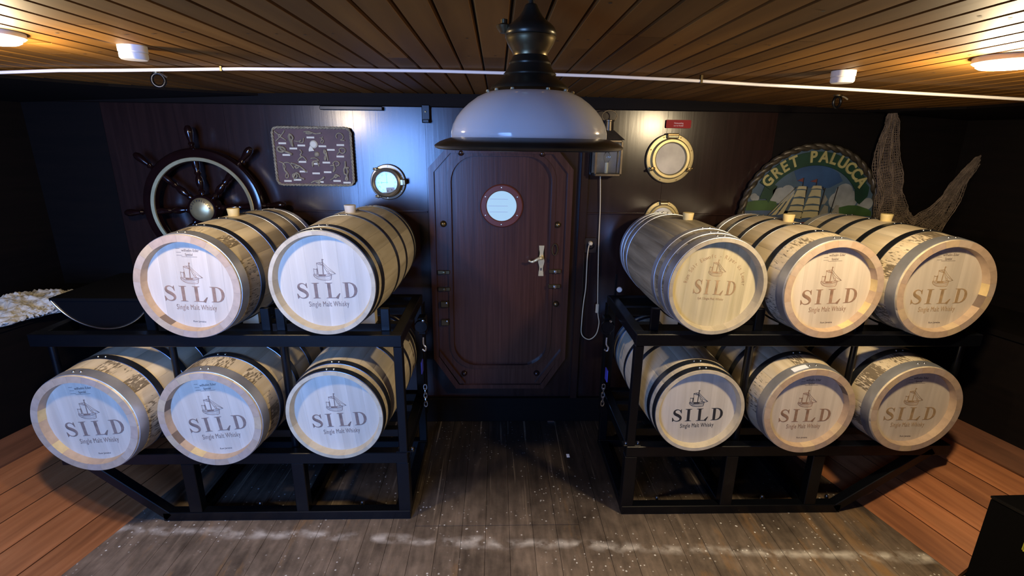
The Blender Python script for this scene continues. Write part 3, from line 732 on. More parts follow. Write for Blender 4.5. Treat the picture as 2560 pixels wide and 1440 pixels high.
# ------------------------------------------------------------------ barrels
R0, RB, LB, NST = 0.2255, 0.2450, 0.84, 22
def rad_at(y, L_=LB): s = (y / L_ - 0.5) * 2; return RB - (RB - R0) * (0.93 * s * s + 0.07 * s ** 4)
TYPES = {
    'new':  dict(outer='oak_new', chime='chime_new', bevel='bevel_new', head='head_new', steel='steel', flat=0.030, inn=0.1905, depth=0.034, hoops=[(0.034, 0.050), (0.165, 0.036), (0.335, 0.036)], bung='bung'),
    'pale': dict(outer='oak_pale', chime='chime_pale', bevel='chime_pale', head='head_pale', steel='steel_dark', flat=0.017, inn=0.2000, depth=0.034, hoops=[(0.021, 0.034), (0.088, 0.036), (0.335, 0.032)], bung='bung_pale'),
    'old':  dict(outer='oak_old', chime='chime_old', bevel='chime_old', head='head_old', steel='steel', flat=0.017, inn=0.2000, depth=0.042, hoops=[(0.028, 0.048), (0.098, 0.040), (0.185, 0.036)], bung='bung'),
    'black': dict(outer='oak_black', chime='oak_black', bevel='oak_black', head='oak_black', steel='black_gloss', flat=0.017, inn=0.2000, depth=0.034, hoops=[(0.016, 0.030), (0.088, 0.036), (0.300, 0.032)], bung='bung_pale'),
}
_bm_cache = {}
def barrel_meshes(tp, L_):
    key = (tp, L_)
    if key in _bm_cache: return _bm_cache[key]
    T = TYPES[tp]; ms = {}
    # one stave, centred on angle 0 (up, +Z), axis along +Y, front end at y = 0
    bm = bmesh.new(); half = PI / NST; NY = 12
    across = [(-1.0, -0.0006), (-0.93, 0), (-0.45, 0), (0, 0), (0.45, 0), (0.93, 0), (1.0, -0.0006)]
    ys = [L_ * k / NY for k in range(NY + 1)]
    def pt(r, t, y):
        a = t * (half - 0.00012 / R0); return (r * math.sin(a), y, r * math.cos(a))
    grid = [[bm.verts.new(pt(rad_at(y, L_) + dr, t, y)) for t, dr in across] for y in ys]
    for a, b in zip(grid, grid[1:]):
        for k in range(6): bm.faces.new((a[k], a[k + 1], b[k + 1], b[k])).material_index = 0
    inn, dep, fl = T['inn'], T['depth'], T['flat']
    for end, row in ((0, grid[0]), (1, grid[-1])):
        def yy(v): return v if end == 0 else L_ - v
        r1 = [bm.verts.new(pt(R0 - fl, t, yy(0))) for t, _ in across]
        r2_ = [bm.verts.new(pt(inn, t, yy(dep))) for t, _ in across]
        r3 = [bm.verts.new(pt(inn - 0.006, t, yy(dep + 0.016))) for t, _ in across]
        for k in range(6):
            bm.faces.new((row[k], row[k + 1], r1[k + 1], r1[k])).material_index = 1
            bm.faces.new((r1[k], r1[k + 1], r2_[k + 1], r2_[k])).material_index = 2
            bm.faces.new((r2_[k], r2_[k + 1], r3[k + 1], r3[k])).material_index = 2
    me = me_from(bm, 'stave', [M[T['outer']], M[T['chime']], M[T['bevel']]], 30)
    ms['stave'] = me
    # head boards
    cuts = [-1, -0.66, -0.30, 0.07, 0.42, 0.73, 1] if tp != 'pale' else [-1, -0.72, -0.36, 0.02, 0.33, 0.68, 1]
    hb = []
    Rh = inn + 0.001
    for a, b in zip(cuts, cuts[1:]):
        x0, x1 = a * Rh + 0.00012, b * Rh - 0.00012
        poly = []
        n = 7
        for k in range(n + 1):
            x = x0 + (x1 - x0) * k / n; poly.append((x, math.sqrt(max(Rh * Rh - x * x, 1e-8))))
        for k in range(n + 1):
            x = x1 + (x0 - x1) * k / n; poly.append((x, -math.sqrt(max(Rh * Rh - x * x, 1e-8))))
        bm = bmesh.new(); bm_prism(bm, poly, dep, dep + 0.014)
        hb.append(me_from(bm, 'head_board', M[T['head']]))
    ms['heads'] = hb
    bm = bmesh.new(); bm_lathe(bm, [(0, L_ - dep), (Rh, L_ - dep), (Rh, L_ - dep - 0.012), (0, L_ - dep - 0.012)], 32, 'Y')
    ms['rear'] = me_from(bm, 'rear_head', M[T['head']])
    ms['hoops'] = []
    hs = T['hoops'] + [(L_ - y, wd) for y, wd in T['hoops'][::-1]]
    for i, (y, wd) in enumerate(hs):
        bm = bmesh.new(); th = 0.0022
        y0, y1 = y - wd / 2, y + wd / 2
        ra, rm_, rb_ = rad_at(y0, L_) + 0.0004, rad_at(y, L_) + 0.0004, rad_at(y1, L_) + 0.0004
        bm_lathe(bm, [(ra, y0), (ra + th, y0 + 0.0008), (rm_ + th, y), (rb_ + th, y1 - 0.0008), (rb_, y1)], 64, 'Y')
        ms['hoops'].append((me_from(bm, 'hoop', M['steel_dark' if (tp == 'new' and 0 < i < len(hs) - 1) else T['steel']], 35), y, rm_ + th))
    bm = bmesh.new(); bm_lathe(bm, [(0.0055, -0.001), (0.005, 0.002), (0.003, 0.0038), (0, 0.0045)], 10, 'Z')
    ms['rivet'] = me_from(bm, 'rivet', M['zinc'], 60)
    bm = bmesh.new(); bm_lathe(bm, [(0, -0.012), (0.023, -0.012), (0.0255, 0.014), (0.028, 0.033), (0.0265, 0.0355), (0, 0.0355)], 20, 'Z')
    ms['bung'] = me_from(bm, 'bung', M[T['bung']], 40)
    _bm_cache[key] = ms
    return ms

# lettering on the heads (x to the right, z up, 1 unit = letter height)
def glyphs():
    g = {}
    S = [(.70, .70), (.665, .80), (.59, .905), (.47, .965), (.34, .965), (.215, .90), (.165, .79), (.19, .675), (.29, .59), (.42, .525), (.55, .445), (.655, .345), (.69, .23), (.63, .105), (.50, .04), (.36, .025), (.22, .075), (.12, .18), (.06, .31)]
    W = [.03, .035, .045, .05, .07, .115, .16, .19, .21, .22, .215, .20, .165, .115, .07, .05, .045, .035, .03]
    g['S'] = quads_strip(catmull(S, 2), [W[min(i // 2, len(W) - 1)] * (1 - (i % 2) * .5) + W[min(i // 2 + 1, len(W) - 1)] * (i % 2) * .5 for i in range(2 * (len(S) - 1) + 1)])
    g['S'] += [[(.715, 1.02), (.745, .66), (.685, .70), (.63, .90)], [(.04, -.02), (.015, .34), (.075, .29), (.16, .09)]]
    def stem(cx, w_): return [(cx - w_ / 2, .04), (cx + w_ / 2, .04), (cx + w_ / 2, .96), (cx - w_ / 2, .96)]
    def serif(x0, x1, z, up_): return [(x0, z), (x1, z), (x1 - .10, z + .045 * up_), (x0 + .10, z + .045 * up_)] if up_ > 0 else [(x0 + .10, z + .045 * up_), (x1 - .10, z + .045 * up_), (x1, z), (x0, z)]
    g['I'] = [stem(.27, .21), serif(0, .54, 0, 1), serif(0, .54, 1, -1)]
    g['L'] = [stem(.27, .21), serif(0, .54, 1, -1), [(0, 0), (.82, 0), (.82, .04), (.10, .045)], [(.80, -.06), (.97, .31), (.90, .30), (.64, .04), (.66, 0)]]
    D = [(.36, .978), (.52, .965), (.67, .90), (.79, .77), (.845, .60), (.845, .42), (.79, .25), (.67, .11), (.52, .04), (.36, .022)]
    WD = [.045, .055, .10, .16, .20, .20, .16, .10, .055, .045]
    g['D'] = [stem(.27, .21), serif(0, .40, 0, 1), serif(0, .40, 1, -1)] + quads_strip(D, WD)
    return g
G = glyphs()
def word_polys(h, width):
    adv = {'S': (0, .75), 'I': (1.02, .54), 'L': (1.90, .97), 'D': (3.06, .95)}
    tot = 4.01; polys = []
    sx = width / tot
    for ch, (x, w_) in adv.items():
        for p in G[ch]: polys.append([((x + q[0]) * sx - width / 2, q[1] * h) for q in p])
    return polys
def ship_polys(s):
    """two-masted trading ketch drawn in thin lines; s = width"""
    ln = []
    def line(pts, w_=.016): ln.extend(quads_strip(pts, w_))
    line(catmull([(-.50, .17), (-.49, .10), (-.42, .02), (-.28, -.06), (-.06, -.10), (.16, -.10), (.28, -.07), (.31, .05), (.33, .13)], 3), .022)
    line([(-.50, .17), (-.30, .09), (0, .08), (.2, .11), (.34, .14)], .024)
    line([(-.47, .11), (-.28, .04), (0, .03), (.3, .08)], .012); line([(-.40, .03), (-.2, -.03), (.1, -.04), (.3, .01)], .010)
    line([(-.50, .20), (-.30, .17), (0, .16), (.33, .19)], .018)
    ln.append([(-.27, .09), (.06, .08), (.06, .155), (-.27, .165)])
    line([(-.05, .16), (-.02, .78), (-.02, .90)], .040); line([(-.33, .17), (-.31, .46)], .040)
    line([(-.30, .70), (-.27, .17)], .014); line([(-.31, .71), (-.16, .73), (-.02, .74)], .022); line([(-.30, .69), (-.10, .62), (-.02, .60)], .024)
    line([(-.18, .72), (-.04, .63)], .02)
    line([(-.46, .19), (-.47, .45), (-.31, .40)], .014); line([(-.47, .45), (-.42, .42), (-.33, .42)], .02)
    line([(-.01, .74), (.20, .50), (.52, .20)], .010); line([(-.01, .66), (.18, .40), (.52, .19)], .012)
    line([(0, .60), (.10, .36), (.18, .20)], .016); line([(.18, .20), (.35, .16), (.54, .20)], .014)
    line([(.16, .34), (.21, .30), (.24, .20)], .022)
    ln.append([(-.03, .90), (.06, .875), (.02, .855), (-.02, .86)])
    return [[(x * s, z * s) for x, z in p] for p in ln]
def arc_text(name, s, r, size, a_start, a_end, mat, y):
    bm = bmesh.new(); n = len(s)
    for i, ch in enumerate(s):
        if ch == ' ': continue
        a = rad(a_start + (a_end - a_start) * i / (n - 1))
        me = text_mesh('t', ch, size, mat, 0.85, 0.0002, 0.0)
        mt = Matrix.Translation((r * math.cos(a), y, r * math.sin(a))) @ Matrix.Rotation(PI / 2 - a, 4, 'Y')
        me.transform(mt); bm.from_mesh(me); bpy.data.meshes.remove(me)
    me = bpy.data.meshes.new(name); bm.to_mesh(me); bm.free(); me.materials.append(mat)
    return me
PRINT = {}
def prints(col, tp, style):
    key = (col, tp, style)
    if key in PRINT: return PRINT[key]
    T = TYPES[tp]; y = T['depth'] - 0.0007; mt = M[col]; out = []
    if style == 'old':
        word, cap, wz = (0.068, 0.198), 'Sylt | Single Malt Whisky', -0.045
    else:
        word, cap, wz = (0.069, 0.262), 'Single Malt Whisky', -0.072
    me = poly_mesh('wordmark', word_polys(*word), mt); me.transform(Matrix.Translation((0.004, y, wz + (0 if style != 'old' else 0.0)))); out.append(('wordmark', me))
    if style == 'old':
        me = text_mesh('caption', cap, 0.0155, mt, 0.80); me.transform(Matrix.Translation((-0.006, y + 0.0003, wz - 0.026)))
    else:
        me = text_mesh('caption', cap, 0.0335, mt, 0.61, bold=0.0, spacing=1.10); me.transform(Matrix.Translation((0.006, y + 0.0003, wz - 0.037)))
    out.append(('caption', me))
    me = poly_mesh('ship_emblem', ship_polys(0.092 if style != 'old' else 0.078), mt); me.transform(Matrix.Translation((0.002, y, 0.018 if style != 'old' else 0.05))); out.append(('ship_emblem', me))
    if style == 'stamp':
        st = M['print_grey']
        a = text_mesh('t', 'wilhelm Eder', 0.0165, st, 0.85); a.transform(Matrix.Translation((0.014, y + 0.0003, 0.148)))
        b = text_mesh('t', 'Spezial', 0.0150, st, 0.80); b.transform(Matrix.Translation((0.006, y + 0.0003, 0.131)))
        c = poly_mesh('t', [[(x0, z), (x1, z), (x1, z + 0.0012), (x0, z + 0.0012)] for x0, x1, z in ((-.046, -.030, .160), (-.046, -.026, .144), (-.046, -.022, .131), (-.026, .04, .1255))], st); c.transform(Matrix.Translation((0, y, 0)))
        bm = bmesh.new()
        for q in (a, b, c): bm.from_mesh(q); bpy.data.meshes.remove(q)
        me = bpy.data.meshes.new('cooper_stamp'); bm.to_mesh(me); bm.free(); me.materials.append(st); out.append(('cooper_stamp', me))
        e = text_mesh('fill_note', 'Rum Jamaica', 0.0115, st, 0.95); e.transform(Matrix.Translation((0.010, y + 0.0003, -0.166))); out.append(('fill_note', e))
    if style == 'old':
        out.append(('arc_lettering', arc_text('arc_lettering', 'Rüm Sölr Ekwoft - Riper üs Lewer', 0.128, 0.026, 176, 4, mt, y + 0.0003)))
    PRINT[key] = out
    return out

def barrel(x, y, z, r, yaw, tp, col, style, label, roll=0.0, L_=LB, stave_turn=0.0, bung_on=True, group='whisky barrels on the racks'):
    """x, y, z: centre of the front head rim"""
    s = r / R0; ms = barrel_meshes(tp, L_)
    root = thing('whisky_barrel', label, 'barrel', (x, y, z - RB * s), group)
    root.rotation_euler = (0, 0, rad(yaw)); root.scale = (s, s, s)
    ctr = Vector((0, 0, RB))
    for k in range(NST):
        link('stave', ms['stave'], None, root, ctr, (0, 2 * PI * k / NST + stave_turn, 0))
    for hm in ms['heads']: link('head_board', hm, None, root, ctr, (0, roll, 0))
    link('rear_head', ms['rear'], None, root, ctr)
    for i, (hm, hy, hr) in enumerate(ms['hoops']):
        h = link('hoop', hm, None, root, ctr)
        for a in (-5.5, 2.6):
            aa = rad(a)
            link('rivet', ms['rivet'], None, h, (hr * math.sin(aa), hy, hr * math.cos(aa)), (0, aa, 0))
    if bung_on: link('bung', ms['bung'], None, root, (0, L_ / 2, 2 * RB))
    if style:
        for nm, me in prints(col, tp, style): link(nm, me, None, root, ctr, (0, roll, 0))
    return root
def sc(x, y, z, k): return x * k, y * k, 1.8 + (z - 1.8) * k
BARRELS = [
    (*sc(-1.302, 2.055, 1.196, .985), .2255 * .985, -2.7, 'new', 'print_brown', 'stamp', 'upper left rack barrel with thick tan rim and yellow bung, below the ship wheel', .018, .10),
    (-.732, 2.035, 1.220, .2255, -2.7, 'pale', 'print_umber', 'plain', 'upper left rack barrel with thin pale rim and cream bung, nearest the door', -.034, .05),
    (-1.745, 1.921, .628, .2255, -2.7, 'new', 'print_umber', 'stamp', 'lower left rack barrel at the outer end, nearest the red hull boards', -.096, .02),
    (-1.244, 1.958, .624, .2255, -2.7, 'new', 'print_umber', 'stamp', 'middle barrel of the three on the lower left rack', -.118, .18),
    (*sc(-.718, 1.991, .622, 1.0), .2165, -2.7, 'pale', 'print_umber', 'plain', 'lower left rack barrel with thin pale rim, at the inner end beside the door', -.091, .0),
    (.963, 2.056, 1.207, .2176, 1.5, 'old', 'print_tan', 'old', 'old weathered upper right rack barrel with yellowed head and faint curved lettering', .055, .09),
    (*sc(1.496, 2.079, 1.189, .98), .221, 1.5, 'new', 'print_brown', 'stamp', 'middle barrel of the three on the upper right rack, below the ship sign', -.041, .04),
    (*sc(1.988, 2.058, 1.198, .99), .2233, 1.5, 'new', 'print_tan', 'stamp', 'upper right rack barrel at the outer end, in front of the hanging net', -.023, .15),
    (*sc(.984, 2.117, .567, .965), .2104, 1.5, 'pale', 'print_dark', 'plain', 'lower right rack barrel with bold black lettering, at the inner end beside the door', -.024, .07),
    (*sc(1.519, 2.111, .566, .96), .2165, 1.5, 'new', 'print_brown', 'stamp', 'middle barrel of the lower right rack, with a white paper label on its hoop', -.002, .12),
    (*sc(2.020, 2.081, .591, .975), .2199, 1.5, 'new', 'print_tan', 'stamp', 'lower right rack barrel at the outer end, nearest the black box', .004, .03),
]
BR = []
for (x, y, z, r, yaw, tp, col, style, label, roll, st) in BARRELS:
    BR.append(barrel(x, y, z, r, yaw, tp, col, style, label, roll, LB, st))
def trough():
    root = thing('black_trough', 'black half-round trough with thin bright rim at the outer end of the upper left rack', 'trough', (-1.785, 2.20, 0.956))
    R, zc_ = 0.246, 0.247
    a0, a1 = rad(207), rad(333); n = 28
    arc_ = [(R * math.cos(a0 + (a1 - a0) * k / n), zc_ + R * math.sin(a0 + (a1 - a0) * k / n)) for k in range(n + 1)]
    prism('body', arc_, 0.0, 0.44, M['black_gloss'], root)
    prism('lid', [(arc_[0][0] - 0.004, arc_[0][1]), (arc_[-1][0] + 0.004, arc_[-1][1]), (arc_[-1][0] + 0.004, arc_[-1][1] + 0.012), (arc_[0][0] - 0.004, arc_[0][1] + 0.012)], -0.006, 0.446, M['black_matt'], root)
    tube('rim', [(x * 1.0, -0.002, z + 0.001) for x, z in arc_], 0.004, M['zinc'], root, 8)
trough()
# paper label on the front hoop of the middle lower-right barrel
def hoop_label():
    bm = bmesh.new(); r = R0 + 0.0065; a0, a1 = rad(-27), rad(-9); rows = []
    for y in (0.014, 0.044):
        rows.append([bm.verts.new((rad_at(y) * 1.0 * math.sin(a) + 0.004 * math.sin(a), y, (rad_at(y) + 0.004) * math.cos(a))) for a in [a0 + (a1 - a0) * k / 8 for k in range(9)]])
    for k in range(8): bm.faces.new((rows[0][k], rows[0][k + 1], rows[1][k + 1], rows[1][k]))
    l = link('paper_label', me_from(bm, 'paper_label', M['paper']), None, BR[9], (0, 0, RB))
hoop_label()
# wooden chocks under the upper barrels
CH = []
for i, (b, nm) in enumerate(zip((0, 1, 5, 6, 7), ('tan-rimmed barrel below the ship wheel', 'pale-rimmed upper barrel left of the door', 'old yellowed barrel', 'upper barrel below the ship sign', 'upper barrel in front of the net'))):
    x, y, z, r = BARRELS[b][0], BARRELS[b][1], BARRELS[b][2], BARRELS[b][3]
    s = r / R0
    for sd in (-1, 1):
        bm = bmesh.new()
        R = RB * s * 1.035
        pts = [(sd * 0.085, 0.955 - 0.0)]
        xs = [0.075, 0.10, 0.125, 0.15]
        arc = [(sd * q, z - math.sqrt(R * R - q * q) - 0.001) for q in xs]
        poly = [(sd * 0.15, 0.9556), (sd * 0.075, 0.9556)] + arc
        if arc[0][1] < 0.957: poly = [(sd * 0.15, 0.9556), (sd * 0.105, 0.9556)] + arc[2:]
        bm_prism(bm, [(px + x, pz) for px, pz in poly], 2.275, 2.325)
        bmesh.ops.triangulate(bm, faces=[f for f in bm.faces if len(f.verts) > 4])
        c = link('wooden_chock', me_from(bm, 'wooden_chock', M['chime_pale']))
        tag(c, 'wooden chock at the %s under the %s' % ('left' if sd < 0 else 'right', nm), 'chock', 'wooden chocks under the barrels')

# lashings at the inner ends of the racks
def lashing(side):
    if side > 0:
        x = 0.605
        root = thing('ratchet_strap', 'black ratchet lashing with blue end hanging on the right rack, door side', 'strap', (x, 2.56, 0.30))
    else:
        x = -0.395
        root = thing('ratchet_strap', 'black ratchet lashing with blue end hanging on the left rack, door side', 'strap', (x, 2.56, 0.30))
    O = Vector((x, 2.56, 0.30))
    def bx(nm, cx, cy, cz, sx, sy, sz, mt, bev=0.002):
        return box(nm, cx - sx / 2, cx + sx / 2, cy - sy / 2, cy + sy / 2, cz - sz / 2, cz + sz / 2, mt, root, bev)
    bx('webbing', 0.0, 0.03, 0.33, 0.004, 0.045, 0.66, M['black_matt'], 0)
    bx('ratchet_body', -0.004, -0.01, 0.55, 0.045, 0.06, 0.10, M['black'], 0.006)
    h = lathe('ratchet_wheel', [(0, -0.012), (0.032, -0.012), (0.036, -0.006), (0.036, 0.006), (0.032, 0.012), (0, 0.012)], M['black'], root, 18, 'Y', (-0.005, -0.05, 0.555))
    lathe('axle_cap', [(0, -0.004), (0.006, -0.003), (0.008, 0)], M['zinc'], h, 10, 'Y', (0.012, -0.012, 0.034))
    tube('hook', catmull([(0, -0.02, 0.48), (0, -0.022, 0.44), (0.012, -0.024, 0.42), (0.006, -0.024, 0.40), (-0.008, -0.022, 0.41)], 4), 0.005, M['zinc'], root, 8)
    bx('blue_strap_end', 0.012 * side, -0.03, 0.26 if side > 0 else 0.31, 0.006, 0.05, 0.07, M['strap_blue'], 0.001)
    for i in range(5):
        a = (i % 2) * PI / 2
        pts = [(0.009 * math.cos(t) * math.cos(a), -0.03 + 0.009 * math.cos(t) * math.sin(a), 0.185 - 0.026 * i + 0.017 * math.sin(t)) for t in [2 * PI * k / 12 for k in range(12)]]
        tube('chain_link', pts, 0.0035, M['zinc'], root, 6, True)
lashing(-1); lashing(1)

# ------------------------------------------------------------------ pendant lamp
def pendant():
    lx, ly = 0.057, 0.95
    root = thing('pendant_lamp', 'ship style pendant lamp with white opal glass dome and dark metal crown', 'lamp', (lx, ly, 1.787))
    k = 0.000216
    zt = lambda y: (1290 - y) * k          # crop pixel rows to metres above the rim's lower edge
    def prof(rows): return [(r * k, zt(y)) for r, y in rows]
    # opal dome (outer and inner skins)
    g = [(650, 1205), (648, 1150), (632, 1090), (600, 1030), (555, 975), (500, 925), (430, 875), (350, 838), (300, 824)]
    lathe('glass_dome', prof(g + [(r - 16, y + 12) for r, y in g[::-1]]), M['opal'], root, 64, close=True, smooth=60)
    lathe('rim_band', prof([(640, 1212), (655, 1196), (690, 1206), (745, 1226), (782, 1250), (790, 1262), (782, 1276), (760, 1286), (700, 1292), (640, 1290), (632, 1240)]), M['bronze'], root, 72, close=True, smooth=50)
    crown = [(300, 826), (322, 812), (318, 796), (300, 780), (262, 748), (222, 716), (212, 704), (216, 694), (196, 672), (176, 640), (168, 622), (172, 610), (166, 600), (150, 580), (138, 556)]
    lathe('crown', prof(crown + [(120, 556), (285, 826)]), M['bronze'], root, 48, close=True)
    lathe('waist', prof([(138, 556), (140, 540), (152, 520), (172, 490), (188, 462), (196, 440), (200, 428), (205, 420), (198, 412), (120, 412), (120, 556)]), M['brass_dark'], root, 48, close=True)
    lathe('bell_cap', prof([(198, 414), (206, 400), (205, 380), (192, 352), (164, 325), (128, 300), (98, 272), (72, 236), (55, 205), (50, 190), (40, 180), (24, 176), (22, 150), (0, 146)]), M['bronze'], root, 40)
    for s in (-1, 1):
        pts = catmull([(0, 0, zt(160)), (s * 34 * k, 0, zt(140)), (s * 68 * k, 0, zt(100)), (s * 58 * k, 0, zt(62)), (s * 26 * k, 0, zt(52)), (s * 6 * k, 0, zt(78)), (s * 2 * k, 0, zt(112))], 4)
        tube('hanging_loop', pts, 9 * k, M['bronze'], root, 8)
    tube('hook_stem', catmull([(0, 0, zt(120)), (2 * k, 0, zt(60)), (-6 * k, 0, zt(20)), (4 * k, 0, zt(-60)), (0, 0, zt(-110)), (0, 0, zt(-118))], 4), 6 * k, M['bronze'], root, 8)
    cap = lathe('side_knob', [(0, 0.0), (0.007, 0.001), (0.012, 0.008), (0.014, 0.012), (0.006, 0.016), (0.006, 0.022), (0, 0.024)], M['brass_dark'], root, 16, 'Z', (-0.046, 0, zt(395)))
    lathe('bulb', [(0, 0.02), (0.018, 0.03), (0.026, 0.05), (0.018, 0.075), (0.013, 0.10), (0, 0.10)], M['white'], root, 16)
    lathe('dome_ring', prof([(320, 812), (330, 822), (345, 834), (352, 842), (340, 846), (318, 830)]), M['brass_dark'], root, 48, close=True)
    for a in (-75, -50, -25, 20, 50, 80):
        aa = rad(a) - PI / 2
        lathe('dome_screw', [(0, 0.004), (0.003, 0.003), (0.0036, 0)], M['brass_polish'], root, 8, 'Z', (352 * k * math.cos(aa), 352 * k * math.sin(aa), zt(838)))
pendant()

# ------------------------------------------------------------------ ceiling fittings
for k, (x, y, z) in LAMPS.items():
    t = thing('ceiling_light', 'glowing round ceiling light at the %s edge of the ceiling' % k, 'ceiling light', (x, y, z), 'round ceiling lights')
    lathe('housing', [(0.0, 0.012), (0.084, 0.012), (0.084, -0.008), (0.079, -0.012), (0, -0.012)], M['white'], t, 40)
    lathe('diffuser', [(0.074, -0.0125), (0.073, -0.018), (0.066, -0.022), (0, -0.023)], M['lamp_glow'], t, 40)
for (x, y, z, lab) in ((-1.032, 1.575, 2.045, 'left'), (1.132, 1.734, 2.035, 'right')):
    t = thing('smoke_detector', 'white round smoke detector on the %s side of the ceiling' % lab, 'smoke detector', (x, y, z - 0.0), 'smoke detectors')
    lathe('base', [(0, 0.004), (0.036, 0.004), (0.036, -0.013), (0.034, -0.014), (0, -0.014)], M['white'], t, 28)
    lathe('sensor_head', [(0.032, -0.0135), (0.035, -0.017), (0.035, -0.028), (0.031, -0.033), (0, -0.034)], M['white'], t, 28)
pp = [(-2.45, 1.99), (-1.9, 2.008), (-1.759, 2.015), (-1.551, 2.025), (-1.342, 2.029), (-0.92, 2.041), (-0.55, 2.044), (-0.208, 2.045), (0.1, 2.042), (0.375, 2.038), (0.70, 2.029), (0.973, 2.018), (1.25, 2.0095), (1.509, 2.000), (1.75, 1.992), (1.994, 1.983), (2.5, 1.962)]
pr = thing('conduit_pipe', 'long thin white conduit pipe running across the ceiling', 'pipe', (0, 1.96, 2.03))
tube('pipe', [(x, 0, z - 2.03) for x, z in pp], 0.0058, M['pipe'], pr, 10)
for x in (-0.985, -1.95, 0.75, 2.2):
    zz = [a[1] + (b[1] - a[1]) * (x - a[0]) / (b[0] - a[0]) for a, b in zip(pp, pp[1:]) if a[0] <= x <= b[0]][0]
    box('pipe_clip', x - 0.004, x + 0.004, -0.008, 0.008, zz - 2.03 - 0.008, zc(x) - 2.03, M['brass_dark'], pr, 0.001)
for (x, y, lab) in ((-1.30, 2.10, 'left'), (1.545, 2.375, 'right')):
    z = zc(x)
    t = thing('ceiling_ring', 'dark iron ring hook hanging under the ceiling behind the pipe, %s side' % lab, 'hook', (x, y, z), 'ceiling ring hooks')
    lathe('plate', [(0, 0.002), (0.020, 0.002), (0.018, -0.006), (0, -0.008)], M['brass_dark'], t, 14)
    tube('ring', [(0.021 * math.cos(a), 0.006 * math.cos(a), -0.030 + 0.024 * math.sin(a)) for a in [2 * PI * k / 18 for k in range(18)]], 0.006, M['black'], t, 8, True)
    tube('split_pin', catmull([(0.012, -0.008, -0.006), (0.028, -0.010, -0.012), (0.040, -0.012, -0.020)], 3), 0.0035, M['zinc'], t, 6)
# door closer strip and bracket below the cornice
br = thing('hanging_bracket', 'black iron bracket fixed under the cornice left of the door', 'bracket', (-0.40, 2.96, 1.90))
box('back_plate', -0.022, 0.022, 0.0, 0.038, 0.0, 0.095, M['black'], br, 0.003)
box('foot', -0.016, 0.020, -0.025, 0.012, 0.0, 0.018, M['black'], br, 0.003)
lathe('bolt', [(0, -0.005), (0.005, -0.004), (0.006, 0)], M['brass_dark'], br, 10, 'Y', (0.0, 0.0, 0.06))
tag(box('wall_batten', -0.985, -0.64, 2.962, 2.987, 1.962, 1.983, M['black'], None, 0.003), 'thin black batten under the cornice above the knot board', 'batten')

# ------------------------------------------------------------------ ship wheel
def wheel():
    y = 2.90; k = y / 3.0
    cx, cz = -1.713 * k, 1.8 + (1.403 - 1.8) * k
    root = thing('ship_helm', 'dark varnished ship steering wheel with brass hub and brass inlay ring', 'ship wheel', (cx, y, cz))
    lathe('rim', [(0.262, -0.016), (0.268, -0.024), (0.300, -0.030), (0.326, -0.024), (0.334, -0.012), (0.334, 0.012), (0.320, 0.022), (0.270, 0.022), (0.262, 0.014)], M['wheelwood'], root, 72, 'Y', close=True)
    lathe('brass_ring', [(0.264, -0.020), (0.266, -0.0275), (0.283, -0.0295), (0.286, -0.026), (0.280, -0.018)], M['brass'], root, 72, 'Y', close=True)
    sp = [(0.018, 0.07), (0.013, 0.085), (0.018, 0.10), (0.011, 0.112), (0.017, 0.128), (0.021, 0.150), (0.017, 0.172), (0.011, 0.186), (0.018, 0.198), (0.013, 0.214), (0.018, 0.232), (0.020, 0.262)]
    hd = [(0.016, 0.328), (0.010, 0.345), (0.017, 0.356), (0.011, 0.366), (0.015, 0.385), (0.021, 0.415), (0.020, 0.435), (0.012, 0.450), (0, 0.454)]
    for i in range(8):
        a = rad(3.5 + 45 * i)
        s = lathe('spoke', [(0, 0.06)] + sp + [(0, 0.263)], M['wheelwood'], root, 16, 'Z', None, (0, PI / 2 - a, 0))
        h = lathe('handle', [(0, 0.327)] + hd, M['wheelwood'], root, 16, 'Z', None, (0, PI / 2 - a, 0))
    lathe('hub', [(0, -0.036), (0.078, -0.036), (0.082, -0.028), (0.082, 0.03), (0, 0.03)], M['wheelwood'], root, 40, 'Y')
    hp = lathe('hub_plate', [(0, -0.058), (0.012, -0.0575), (0.040, -0.052), (0.064, -0.042), (0.066, -0.036), (0, -0.036)], M['brass'], root, 48, 'Y', smooth=60)
    for txt, a0, a1 in (('GRET', 172, 122), ('PALUCCA', 104, 12)):
        link('hub_lettering', arc_text('hub_lettering', txt, 0.046, 0.017, a0, a1, M['ink'], -0.0525), None, hp)
    lathe('axle', [(0, 0.03), (0.03, 0.03), (0.03, 0.088), (0, 0.088)], M['wheelwood'], root, 20, 'Y')
wheel()

